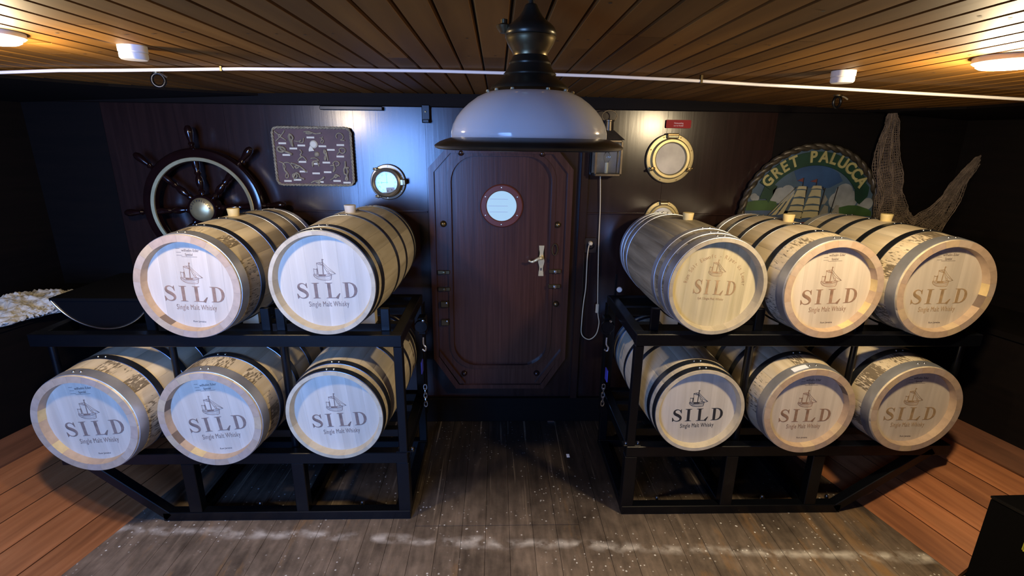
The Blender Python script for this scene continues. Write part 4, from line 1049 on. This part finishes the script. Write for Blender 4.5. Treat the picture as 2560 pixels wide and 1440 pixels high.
# ------------------------------------------------------------------ knot board
def knot_board():
    root = thing('knot_board', 'rope-edged brown board with sailor knots and small name strips', 'knot board', (-1.045, 2.985, 1.708))
    W_, H_ = 0.218, 0.158
    # pixel helper: crop of the photo board (x 190..1410, y 165..1100) to board metres
    def b(px, py): return ((px - 805) / 612 * W_, (632 - py) / 465 * H_)
    Mb = plain('knot_board_cloth', (0.10, 0.046, 0.040), 0.6, 0, 0.2, 12, 0.05)
    prism('backing_board', rrect(-W_, W_, -H_, H_, 0.03), -0.012, 0.012, Mb, root)
    # twisted rope border
    per = rrect(-W_, W_, -H_, H_, 0.03, 5)
    per = [(per[i], per[(i + 1) % len(per)]) for i in range(len(per))]
    path = []
    for (a, c) in per:
        d = math.hypot(c[0] - a[0], c[1] - a[1]); n = max(1, int(d / 0.006))
        path += [(a[0] + (c[0] - a[0]) * k / n, a[1] + (c[1] - a[1]) * k / n) for k in range(n)]
    bm = bmesh.new(); n = len(path); s_ = 0
    for ph in (0, PI):
        pts = []
        for i, (x, z) in enumerate(path):
            nx, nz = path[(i + 1) % n]; tx, tz = nx - x, nz - z; l_ = math.hypot(tx, tz) or 1
            a = ph + i * 1.05
            pts.append((x - tz / l_ * 0.0035 * math.cos(a), -0.016 + 0.0035 * math.sin(a), z + tx / l_ * 0.0035 * math.cos(a)))
        bm_tube(bm, pts, 0.0048, 6, True)
    link('rope_border', me_from(bm, 'rope_border', M['rope'], 60), None, root)
    strips = [(783, 322), (333, 420), (628, 452), (958, 460), (1243, 437), (498, 502), (1088, 516), (376, 607), (1228, 622), (620, 717), (826, 746), (998, 724), (620, 876), (820, 903), (1006, 881), (512, 1014), (358, 1034), (1145, 1025), (1304, 1052), (868, 1045)]
    for px, py in strips:
        x, z = b(px, py)
        box('name_strip', x - 0.0215, x + 0.0215, -0.0145, -0.0122, z - 0.005, z + 0.005, M['cream'], root, 0.0005)
    kn = [([(230, 230), (290, 280), (330, 290), (370, 250), (390, 215)], .0032), ([(240, 385), (300, 330), (330, 300), (300, 280), (290, 310), (340, 330), (405, 375)], .0032),
          ([(470, 265), (450, 320), (470, 400), (500, 470), (490, 380), (515, 330), (480, 280), (465, 330), (495, 420)], .005),
          ([(530, 380), (600, 385), (640, 360), (610, 400), (660, 400), (680, 330)], .003), ([(690, 235), (760, 225), (820, 250), (760, 265), (720, 250), (800, 240), (870, 262), (960, 250)], .0035),
          ([(930, 320), (970, 340), (940, 390), (970, 410), (985, 370), (960, 330), (985, 310)], .003), ([(1200, 330), (1190, 290), (1220, 250), (1270, 255), (1300, 300), (1285, 340), (1250, 355), (1320, 365)], .0032),
          ([(310, 470), (260, 490), (260, 540), (320, 560), (370, 520), (330, 480), (300, 500), (330, 530), (420, 570), (475, 600)], .006),
          ([(600, 520), (630, 560), (600, 600), (620, 640), (580, 660), (555, 700), (600, 640), (650, 640), (690, 700)], .0036), ([(990, 510), (975, 560), (1000, 600), (980, 640), (985, 690), (1010, 600), (990, 560), (1010, 530), (1030, 690)], .0036),
          ([(1180, 590), (1230, 540), (1220, 510), (1260, 485), (1310, 500), (1310, 545), (1270, 570), (1225, 545)], .0036),
          ([(250, 715), (310, 740), (340, 790), (330, 850), (360, 890), (380, 950), (355, 985), (330, 960), (350, 910), (330, 860), (310, 800), (330, 740), (410, 735), (480, 830)], .0032),
          ([(440, 740), (520, 760), (560, 800), (520, 820), (500, 790), (560, 780), (620, 830), (670, 880)], .0045), ([(760, 660), (830, 650), (880, 690), (820, 700), (780, 720), (780, 790), (800, 710), (860, 720), (880, 785)], .004),
          ([(1060, 775), (1110, 770), (1130, 820), (1100, 875), (1120, 780), (1110, 730), (1150, 700), (1200, 720), (1195, 760), (1150, 780)], .0036),
          ([(1300, 700), (1300, 780), (1275, 830), (1280, 900), (1310, 930), (1290, 1000), (1320, 1000), (1315, 930), (1335, 860), (1310, 800), (1350, 810)], .0050),
          ([(450, 970), (450, 930), (490, 910), (520, 940), (500, 980), (460, 985), (500, 900), (550, 920), (560, 970), (630, 1000)], .0046), ([(730, 1060), (790, 1030), (850, 1020), (930, 990), (940, 960), (900, 1000), (830, 1060), (880, 1060), (800, 1040)], .004),
          ([(1040, 1010), (1100, 970), (1130, 920), (1160, 950), (1120, 970), (1140, 920), (1195, 950)], .0042)]
    for i, (pts, r) in enumerate(kn):
        p3 = [(b(px, py)[0], -0.014 - r * (0.6 + 0.7 * (j % 2)), b(px, py)[1]) for j, (px, py) in enumerate(pts)]
        tube('rope_knot', catmull(p3, 4), r, M['rope'], root, 6)
    # small cream wooden block in the middle
    x, z = b(825, 430)
    bl = lathe('toggle_block', [(0, -0.014), (0.016, -0.012), (0.022, -0.005), (0.022, 0), (0, 0)], M['cream'], root, 20, 'Y', (x, -0.012, z))
    prism('toggle_shank', [b(770, 455), b(800, 480), b(830, 535), b(745, 545), b(745, 510)], -0.022, -0.012, M['cream'], root)
    lathe('toggle_bead', [(0, -0.011), (0.010, -0.009), (0.015, -0.003), (0.015, 0), (0, 0)], M['rope'], root, 16, 'Y', (b(860, 590)[0], -0.012, b(860, 590)[1]))
knot_board()

# ------------------------------------------------------------------ ship clock
def clock():
    root = thing('ship_clock', 'round brass ship clock with white dial showing nine o clock', 'clock', (-0.634, 2.988, 1.570), None, (0, rad(-2), 0))
    lathe('flange', [(0, 0.0), (0.100, 0.0), (0.102, -0.004), (0.098, -0.010), (0.082, -0.012), (0, -0.012)], M['pewter'], root, 48, 'Y')
    lathe('case', [(0.080, -0.010), (0.080, -0.050), (0.084, -0.056), (0.082, -0.064), (0.074, -0.068), (0.066, -0.064), (0.060, -0.050), (0.058, -0.030), (0.058, -0.012)], M['pewter'], root, 48, 'Y')
    dl = lathe('dial', [(0, -0.034), (0.060, -0.034), (0.060, -0.030), (0, -0.030)], M['dial'], root, 40, 'Y')
    rom = ['XII', 'I', 'II', 'III', 'IIII', 'V', 'VI', 'VII', 'VIII', 'IX', 'X', 'XI']
    bm = bmesh.new()
    for i, t in enumerate(rom):
        a = PI / 2 - i * PI / 6
        me = text_mesh('t', t, 0.014, M['ink'], 0.8, 0.0002, 0.0003)
        me.transform(Matrix.Translation((0.0435 * math.cos(a), -0.0345, 0.0435 * math.sin(a))) @ Matrix.Rotation(PI / 2 - a, 4, 'Y'))
        bm.from_mesh(me); bpy.data.meshes.remove(me)
    me = bpy.data.meshes.new('numerals'); bm.to_mesh(me); bm.free(); me.materials.append(M['ink']); link('numerals', me, None, dl)
    prism('minute_hand', [(-0.0016, -0.008), (0.0016, -0.008), (0.0022, 0.038), (0.0008, 0.052), (-0.0008, 0.052)], -0.0375, -0.0365, M['ink'], dl)
    prism('hour_hand', [(0.006, -0.0014), (0.006, 0.0014), (-0.026, 0.0016), (-0.031, 0.005), (-0.038, 0.0), (-0.031, -0.005), (-0.026, -0.0016)], -0.0362, -0.0352, M['ink'], dl)
    lathe('glass', [(0, -0.055), (0.0655, -0.055), (0.0655, -0.053), (0, -0.053)], M['glass'], root, 32, 'Y')
    hb = box('hinge', 0.080, 0.096, -0.060, -0.050, -0.016, 0.016, M['pewter'], root, 0.002)
    box('hinge_lug', 0.094, 0.110, -0.062, -0.004, -0.016, 0.016, M['brass_dark'], hb, 0.003)
    for a in (125, 235):
        aa = rad(a); x, z = 0.094 * math.cos(aa), 0.094 * math.sin(aa)
        lathe('dog_bolt', [(0, -0.055), (0.008, -0.053), (0.010, -0.046), (0.006, -0.042), (0.006, 0), (0, 0)], M['brass_dark'], root, 12, 'Y', (x, -0.002, z))
        tube('dog_wing', [(x - 0.016, -0.046, z + 0.002), (x + 0.014, -0.046, z - 0.002)], 0.0065, M['brass_dark'], root, 8)
    for a in (88, 195, 325, 265, 20):
        aa = rad(a); lathe('screw', [(0, -0.0045), (0.003, -0.004), (0.0042, 0)], M['zinc'], root, 8, 'Y', (0.091 * math.cos(aa), -0.0105, 0.091 * math.sin(aa)))
clock()

# ------------------------------------------------------------------ brass portholes right of the door
def porthole(loc, r, label, mirror=True, name='brass_porthole'):
    root = thing(name, label, 'porthole', loc)
    q = r / 0.140
    def s(p): return [(a * q, b * q) for a, b in p]
    lathe('flange', s([(0.100, 0), (0.140, 0), (0.141, -0.004), (0.137, -0.011), (0.116, -0.013), (0.100, -0.013)]), M['brass'], root, 56, 'Y', close=True)
    lathe('glass_frame', s([(0.090, -0.010), (0.088, -0.022), (0.094, -0.030), (0.108, -0.030), (0.115, -0.022), (0.115, -0.012)]), M['brass'], root, 56, 'Y', close=True)
    lathe('mirror_glass' if mirror else 'lamp_glass', s([(0, -0.016), (0.091, -0.016), (0.091, -0.012), (0, -0.012)]) if mirror else s([(0, -0.052), (0.03, -0.050), (0.06, -0.042), (0.085, -0.024), (0.090, -0.014), (0, -0.010)]), M['mirror'] if mirror else M['dial'], root, 48, 'Y')
    h = box('hinge_block', -0.034 * q, 0.034 * q, -0.032 * q, 0, 0.112 * q, 0.142 * q, M['brass_dark'], root, 0.004)
    tube('hinge_pin', [(-0.028 * q, -0.030 * q, 0.122 * q), (0.028 * q, -0.030 * q, 0.122 * q)], 0.007 * q, M['brass_polish'], h, 10)
    for a in (208, 332):
        aa = rad(a)
        d = lathe('dog_bolt', s([(0, -0.048), (0.010, -0.046), (0.012, -0.036), (0.008, -0.032), (0.008, 0), (0, 0)]), M['brass_dark'], root, 12, 'Y', (0.124 * q * math.cos(aa), 0, 0.124 * q * math.sin(aa)))
        tube('dog_wing', [(-0.016 * q, -0.040 * q, -0.006 * q), (0.016 * q, -0.040 * q, 0.006 * q)], 0.006 * q, M['brass_dark'], d, 8)
    for k in range(8):
        aa = rad(22 + 45 * k)
        lathe('screw', s([(0, -0.0135), (0.0045, -0.0125), (0.0045, -0.010), (0, -0.010)]), M['brass_dark'], root, 8, 'Y', (0.1275 * q * math.cos(aa), 0, 0.1275 * q * math.sin(aa)))
porthole((1.008, 2.988, 1.722), 0.140, 'large brass porthole mirror on the wall, below the red sign')
porthole((0.995, 2.988, 1.372), 0.105, 'smaller brass bulkhead lamp half hidden behind the old barrel', False, 'bulkhead_lamp')
# red notice
sg = thing('red_notice', 'small red notice plate with two pale text lines above the porthole', 'sign', (1.040, 2.988, 1.915))
prism('plate', rrect(-0.072, 0.072, -0.0225, 0.0225, 0.006, 3), -0.004, 0.0, M['red'], sg)
pk = plain('notice_print', (0.75, 0.42, 0.40), 0.6)
bars = [[(-0.034, 0.001), (0.036, 0.001), (0.036, 0.008), (-0.034, 0.008)]] 
me = text_mesh('notice_text', 'Notausstieg', 0.0125, pk, 0.9, bold=0.0003); link('notice_text', me, None, sg, (0.0, -0.0045, 0.001))
me = text_mesh('notice_text', 'nur im Notfall', 0.0115, pk, 0.85, bold=0.0003); link('notice_text', me, None, sg, (0.0, -0.0045, -0.0125))

# ------------------------------------------------------------------ wall lantern with its cord and socket
def lantern():
    root = thing('wall_lantern', 'copper wall lantern with glass panes hanging right of the door frame', 'lantern', (0.628, 2.935, 1.622))
    md = plain('aged_lantern_metal', (0.13, 0.105, 0.075), 0.35, 0.8, 0.25, 16)
    hw, hd, h = 0.072, 0.046, 0.200
    box('base', -hw, hw, -hd, hd, 0.0, 0.016, md, root, 0.003)
    box('top_frame', -hw, hw, -hd, hd, h - 0.014, h, md, root, 0.003)
    for x in (-1, 1):
        for y in (-1, 1):
            box('corner_bar', x * hw - 0.006, x * hw + 0.006, y * hd - 0.006, y * hd + 0.006, 0.014, h - 0.01, md, root, 0.001)
    box('front_pane', -hw + 0.008, hw - 0.008, -hd - 0.001, -hd + 0.001, 0.016, h - 0.014, M['glass'], root, 0)
    for x in (-1, 1): box('side_pane', x * hw - 0.001, x * hw + 0.001, -hd + 0.008, hd - 0.008, 0.016, h - 0.014, M['glass'], root, 0)
    box('back_reflector', -hw + 0.006, hw - 0.006, hd - 0.004, hd, 0.016, h - 0.014, M['mirror'], root, 0)
    bm = bmesh.new()
    a = [bm.verts.new((x * (hw + 0.012), y * (hd + 0.010), h)) for x, y in ((-1, -1), (1, -1), (1, 1), (-1, 1))]
    b = [bm.verts.new((x * 0.026, y * 0.024, h + 0.052)) for x, y in ((-1, -1), (1, -1), (1, 1), (-1, 1))]
    for i in range(4): bm.faces.new((a[i], a[(i + 1) % 4], b[(i + 1) % 4], b[i]))
    bm.faces.new(a); bm.faces.new(b)
    link('roof', me_from(bm, 'roof', md), None, root)
    lathe('chimney', [(0, h + 0.05), (0.027, h + 0.05), (0.025, h + 0.098), (0.030, h + 0.100), (0.030, h + 0.106), (0, h + 0.112)], md, root, 20)
    tube('carry_ring', [(0.042 * math.cos(t), 0, h + 0.128 + 0.030 * math.sin(t)) for t in [2 * PI * k / 24 for k in range(24)]], 0.003, md, root, 6, True)
    c = lathe('candle_socket', [(0, 0.014), (0.010, 0.014), (0.010, 0.075), (0, 0.075)], M['cream'], root, 14, 'Z', (0.0, 0.0, 0))
    lathe('bulb', [(0, 0.074), (0.010, 0.076), (0.020, 0.098), (0.018, 0.118), (0.006, 0.142), (0, 0.146)], M['glass'], root, 16)
    box('wall_plate', -0.02, 0.02, hd, 0.0535, 0.03, 0.17, md, root, 0.001)
lantern()
sk = thing('wall_socket', 'dark square wall socket low right of the door post', 'socket', (0.572, 2.988, 1.205))
prism('face_plate', rrect(-0.036, 0.036, -0.045, 0.045, 0.008, 3), -0.010, 0.0, plain('dark_socket', (0.02, 0.014, 0.012), 0.3), sk)
lathe('socket_well', [(0.022, -0.010), (0.024, -0.013), (0.018, -0.014), (0.016, -0.010)], M['black_gloss'], sk, 20, 'Y', close=True)
cp = [(0.606, 2.978, 1.617), (0.617, 2.981, 1.432), (0.621, 2.982, 1.238), (0.629, 2.982, 1.036), (0.637, 2.981, 0.860), (0.645, 2.981, 0.760), (0.655, 2.981, 0.700), (0.641, 2.981, 0.625), (0.597, 2.981, 0.589), (0.548, 2.979, 0.625), (0.543, 2.975, 0.720), (0.548, 2.975, 0.840), (0.556, 2.975, 0.933), (0.556, 2.975, 1.036), (0.555, 2.972, 1.137), (0.558, 2.964, 1.200), (0.566, 2.960, 1.224)]
cd = thing('lamp_cord', 'thin beige lamp cord looping from the lantern down to the wall socket', 'cord', cp[0])
O = Vector(cp[0])
tube('flex', [tuple(Vector(p) - O) for p in catmull(cp, 5)], 0.0034, M['cord'], cd, 8)
box('inline_switch', 0.637 - O.x - 0.010, 0.637 - O.x + 0.010, -0.006, 0.007, 0.80 - O.z - 0.030, 0.80 - O.z + 0.030, M['cord'], cd, 0.004)
lathe('plug', [(0, -0.024), (0.010, -0.022), (0.013, -0.010), (0.013, 0), (0, 0)], M['cord'], cd, 14, 'Y', tuple(Vector((0.569, 2.976, 1.220)) - O))

# ------------------------------------------------------------------ oval painted ship sign
def ship_sign():
    R = 0.430
    root = thing('ship_sign', 'round painted wooden sign with sailing ship and gold lettering on a green ribbon', 'sign', (1.868, 2.965, 1.392))
    def c(px, py): return ((px - 750) / 640 * R, (960 - py) / 640 * R)
    def C(pts): return [c(*p) for p in pts]
    def pm(name, col, rough=0.5, var=0.2, sc_=9): return plain(name, col, rough, 0, var, sc_)
    sky = pm('sign_sky_paint', (0.040, 0.070, 0.100), 0.5, 0.45, 5)
    green = pm('sign_ribbon_green', (0.006, 0.030, 0.017), 0.5, 0.3)
    cream = pm('sign_cream_paint', (0.30, 0.27, 0.16), 0.5, 0.15)
    cloud = pm('sign_cloud_paint', (0.19, 0.205, 0.205), 0.5, 0.35)
    hill = pm('sign_hill_green', (0.028, 0.065, 0.018), 0.5, 0.35)
    sea = pm('sign_sea_blue', (0.030, 0.055, 0.115), 0.5, 0.4)
    dark = plain('sign_dark_line', (0.012, 0.010, 0.010), 0.5)
    greyw = pm('sign_grey_sail', (0.15, 0.145, 0.12), 0.5, 0.2)
    lathe('board', [(0, -0.012), (R * 0.95, -0.012), (R * 0.95, 0.022), (0, 0.022)], sky, root, 72, 'Y')
    # heavy carved rope edge
    bm = bmesh.new(); n = 150
    for ph in (0, PI):
        bm_tube(bm, [((R - 0.020 + 0.008 * math.cos(ph + i * 0.9)) * math.cos(2 * PI * i / n), -0.014 + 0.008 * math.sin(ph + i * 0.9), (R - 0.020 + 0.008 * math.cos(ph + i * 0.9)) * math.sin(2 * PI * i / n)) for i in range(n)], 0.0135, 8, True)
    link('rope_edge', me_from(bm, 'rope_edge', plain('sign_edge_gilt', (0.055, 0.045, 0.03), 0.4, 0.3, 0.5, 30), 60), None, root)
    def disc_poly(cx, cy, r, n=16, sq=1.0): return [c(cx + r * math.cos(2 * PI * k / n), cy + sq * r * math.sin(2 * PI * k / n)) for k in range(n)]
    def part(name, polys, y, mt, d=0.003):
        bm = bmesh.new()
        for i, p in enumerate(polys): bm_prism(bm, p, y - d - 0.00012 * i, y)
        bmesh.ops.triangulate(bm, faces=[f for f in bm.faces if len(f.verts) > 4])
        return link(name, me_from(bm, name, mt), None, root)
    arc = lambda r0, r1, a0, a1, n=28: [[(r0 * math.cos(rad(a0 + (a1 - a0) * k / n)), r0 * math.sin(rad(a0 + (a1 - a0) * k / n))), (r1 * math.cos(rad(a0 + (a1 - a0) * k / n)), r1 * math.sin(rad(a0 + (a1 - a0) * k / n))), (r1 * math.cos(rad(a0 + (a1 - a0) * (k + 1) / n)), r1 * math.sin(rad(a0 + (a1 - a0) * (k + 1) / n))), (r0 * math.cos(rad(a0 + (a1 - a0) * (k + 1) / n)), r0 * math.sin(rad(a0 + (a1 - a0) * (k + 1) / n)))] for k in range(n)]
    q = R / 640
    part('deep_sky', [C([(560, 560), (640, 520), (750, 500), (860, 515), (960, 570), (1010, 640), (900, 700), (700, 700), (600, 640)])], -0.012, pm('sign_deep_blue', (0.018, 0.050, 0.120), 0.5, 0.25), 0.0012)
    part('cloud', [disc_poly(470, 770, 70), disc_poly(530, 740, 62), disc_poly(430, 790, 50), C([(390, 760), (600, 760), (560, 820), (400, 825)])], -0.012, cloud, 0.0025)
    part('cloud', [disc_poly(1040, 740, 80), disc_poly(1090, 800, 85), disc_poly(990, 810, 75)], -0.012, cloud, 0.0025)
    part('cloud', [disc_poly(1270, 835, 52), disc_poly(1215, 850, 35)], -0.012, cloud, 0.0025)
    part('cloud', [disc_poly(235, 785, 32), disc_poly(262, 795, 24)], -0.012, cloud, 0.0025)
    part('hill', [C([(182, 830), (260, 815), (360, 812), (440, 825), (470, 900), (175, 905)])], -0.0145, hill, 0.003)
    part('hill', [C([(1015, 870), (1100, 850), (1180, 850), (1280, 880), (1320, 905), (1325, 945), (1020, 940)])], -0.0145, hill, 0.003)
    part('sea', [C([(172, 905), (470, 898), (560, 960), (1020, 938), (1330, 940), (1330, 1010), (1290, 1180), (210, 1180), (170, 1010)])], -0.0135, sea, 0.002)
    part('ribbon', arc(452 * q, 568 * q, 34, 148), -0.014, green, 0.006)
    part('ribbon_tail', [C([(330, 650), (430, 690), (395, 725), (400, 775), (370, 835), (345, 800), (285, 800)])], -0.014, green, 0.004)
    part('ribbon_tail', [C([(1140, 640), (1200, 640), (1255, 690), (1255, 770), (1195, 840), (1150, 805), (1130, 720)])], -0.014, green, 0.004)
    gl = plain('sign_letter_gold', (0.32, 0.29, 0.12), 0.45, 0.1, 0.2, 12)
    for i, (ch, a) in enumerate(zip('GRETPALUCCA', (143, 132.5, 123.5, 114, 95.5, 85, 75.5, 65.5, 56, 47, 37.5))):
        aa = rad(a)
        me = text_mesh('letter', ch, 0.088, gl, 0.92, 0.003, 0.0028)
        me.transform(Matrix.Translation((482 * q * math.cos(aa), -0.0235, 482 * q * math.sin(aa))) @ Matrix.Rotation(PI / 2 - aa, 4, 'Y'))
        link('letter', me, None, root)
    # square rigged masts of billowing sails
    rows = [(688, 715), (722, 785), (795, 852), (862, 905), (914, 975)]
    for xl0, xr0, xl1, xr1, dy in ((612, 692, 540, 690, 0), (742, 826, 678, 840, -6)):
        for (ya, yb) in rows:
            def xs(y): t = (y - 688) / 290; return xl0 + (xl1 - xl0) * t, xr0 + (xr1 - xr0) * t
            a, b2 = xs(ya); e, f = xs(yb)
            top = [(a + 6, ya + dy), ((a + b2) / 2, ya + dy - 2), (b2 - 6, ya + dy)]
            bot = [(f, yb + dy), ((e * .3 + f * .7), yb + dy - (yb - ya) * .10), ((e + f) / 2, yb + dy - (yb - ya) * .16), ((e * .7 + f * .3), yb + dy - (yb - ya) * .10), (e, yb + dy)]
            part('sail', [C(top + bot)], -0.0145, cream, 0.006)
    for p in ([(596, 725), (520, 930), (470, 942)], [(560, 760), (455, 938), (415, 945)], [(590, 700), (430, 905), (385, 945)]):
        part('jib', [C(p)], -0.0145, cream, 0.004)
    for p in ([(880, 850), (915, 860), (930, 962), (832, 965)], [(985, 850), (1010, 850), (1035, 968), (935, 972)], [(870, 760), (900, 800), (880, 840), (852, 845)]):
        part('aft_sail', [C(p)], -0.0145, greyw, 0.004)
    ln = []
    for a, b2 in (((655, 615), (655, 690)), ((775, 625), (775, 680)), ((700, 690), (680, 980)), ((838, 690), (848, 720)), ((860, 700), (835, 960)), ((975, 690), (940, 960)), ((600, 695), (380, 948))):
        ln += quads_strip([c(*a), c(*b2)], 0.004)
    part('mast', ln, -0.0145, dark, 0.003)
    for p in ([(600, 640), (650, 615), (652, 650)], [(715, 645), (775, 622), (772, 655)]):
        part('pennant', [C(p)], -0.0145, pm('sign_pennant', (0.10, 0.03, 0.03)), 0.003)
    hullm = pm('sign_hull_red', (0.09, 0.02, 0.02))
    part('hull', [C([(500, 985), (640, 1010), (860, 990), (1040, 975), (1050, 1010), (980, 1070), (640, 1080), (540, 1040)])], -0.0145, hullm, 0.006)
ship_sign()

# ------------------------------------------------------------------ draped fishing net (real mesh of cords, folded over itself)
def fishing_net():
    rnd = random.Random(5)
    # centreline and half-width stations: from the hook, down behind the barrels, up to the far hook
    st = [((2.22, 1.985), .016), ((2.227, 1.93), .028), ((2.232, 1.838), .050), ((2.248, 1.715), .068), ((2.288, 1.60), .068), ((2.312, 1.525), .070), ((2.330, 1.428), .092), ((2.375, 1.345), .112), ((2.48, 1.285), .112),
          ((2.58, 1.36), .088), ((2.645, 1.455), .064), ((2.70, 1.59), .036), ((2.752, 1.69), .020), ((2.803, 1.785), .005)]
    cen = catmull([s[0] for s in st], 8); wid = catmull([(s[1], 0) for s in st], 8)
    bm = bmesh.new(); n = len(cen)
    for layer in range(4):
        nu = 15; grid = []
        ph = rnd.uniform(0, 6)
        for i in range(n):
            a, b2 = cen[max(i - 1, 0)], cen[min(i + 1, n - 1)]
            tx, tz = b2[0] - a[0], b2[1] - a[1]; l_ = math.hypot(tx, tz) or 1; nx, nz = -tz / l_, tx / l_
            row = []
            for k in range(nu):
                u = k / (nu - 1) * 2 - 1
                wob = 1 + 0.10 * math.sin(i * 0.35 + layer + k)
                fold = 0.010 * math.sin(u * 7 + ph) + 0.005 * math.sin(i * 0.5 + k)
                row.append(bm.verts.new((cen[i][0] + nx * wid[i][0] * u * wob + rnd.uniform(-.002, .002), 2.918 - 0.008 * layer + fold * 0.8, cen[i][1] + nz * wid[i][0] * u * wob + rnd.uniform(-.002, .002))))
            grid.append(row)
        for A, B in zip(grid, grid[1:]):
            for k in range(nu - 1): bm.faces.new((A[k], A[k + 1], B[k + 1], B[k]))
    me = me_from(bm, 'fishing_net', M['net'])
    o = link('fishing_net', me)
    md = o.modifiers.new('cords', 'WIREFRAME'); md.thickness = 0.0042; md.use_even_offset = False; md.use_boundary = True
    tag(o, 'brown fishing net draped on the back wall between two hooks, right of the ship sign', 'net')
fishing_net()
# white net bundle on the left ledge
def net_bundle():
    bm = bmesh.new(); bmesh.ops.create_icosphere(bm, subdivisions=6, radius=1.0)
    for v in bm.verts:
        p = v.co.copy(); a = math.atan2(p.y, p.x)
        rr = 1 + 0.28 * noise.noise(Vector((math.cos(a) * 1.7, math.sin(a) * 1.7, 3.1))) + 0.10 * math.sin(5 * a)
        h = max(p.z, -0.15)
        h = h * (0.9 + 0.7 * noise.noise(p * 2.3)) + 0.25 * noise.noise(p * 5.0 + Vector((4, 0, 0))) + 0.30 * abs(noise.noise(p * 9)) + 0.16 * noise.noise(p * 22) + 0.10 * noise.noise(p * 41)
        v.co = Vector((p.x * 0.215 * rr, p.y * 0.225 * rr, max(h, -0.10) * 0.060 + 0.006))
    o = link('net_bundle', me_from(bm, 'net_bundle', M['netwhite'], 179), None, None, (-2.40, 2.50, 0.9452), (0, 0, rad(-14)))
    tag(o, 'crumpled white net bundle lying on the left side ledge', 'net')
net_bundle()

# ------------------------------------------------------------------ black box in the right corner, paper scrap
bx = thing('black_box', 'black box with glossy top in the lower right corner', 'box', (2.028, 1.668, 0.0))
bm = bmesh.new()
ex = Vector((0.996, 0.02, 0)); ey = Vector((0.33, -0.944, 0))
def bp(u, v, z): return ex * u + ey * v + Vector((0, 0, z))
def obox(name, u0, u1, v0, v1, z0, z1, mt):
    bm = bmesh.new(); vs = [bm.verts.new(bp(u, v, z)) for u in (u0, u1) for v in (v0, v1) for z in (z0, z1)]
    for f in ((0, 1, 3, 2), (4, 6, 7, 5), (0, 4, 5, 1), (2, 3, 7, 6), (0, 2, 6, 4), (1, 5, 7, 3)): bm.faces.new([vs[i] for i in f])
    bmesh.ops.recalc_face_normals(bm, faces=bm.faces)
    bmesh.ops.bevel(bm, geom=list(bm.edges), offset=0.004, segments=2, affect='EDGES')
    return link(name, me_from(bm, name, mt), None, bx)
obox('body', 0.0, 0.42, 0.0, 0.40, 0.012, 0.425, M['black_matt'])
obox('top_panel', -0.002, 0.422, -0.002, 0.402, 0.425, 0.440, M['black_gloss'])
obox('foot', 0.0, 0.05, 0.0, 0.05, 0.0, 0.012, M['black_matt'])
obox('foot', 0.0, 0.05, 0.35, 0.40, 0.0, 0.012, M['black_matt'])
obox('yellow_sticker', -0.0015, 0.0005, 0.135, 0.22, 0.285, 0.385, M['yellow'])
ps = box('paper_scrap', 0.424, 0.442, 2.568, 2.600, 0.0004, 0.0016, M['paper'], None, 0)
tag(ps, 'tiny white paper scrap lying on the dark floor before the door', 'paper')
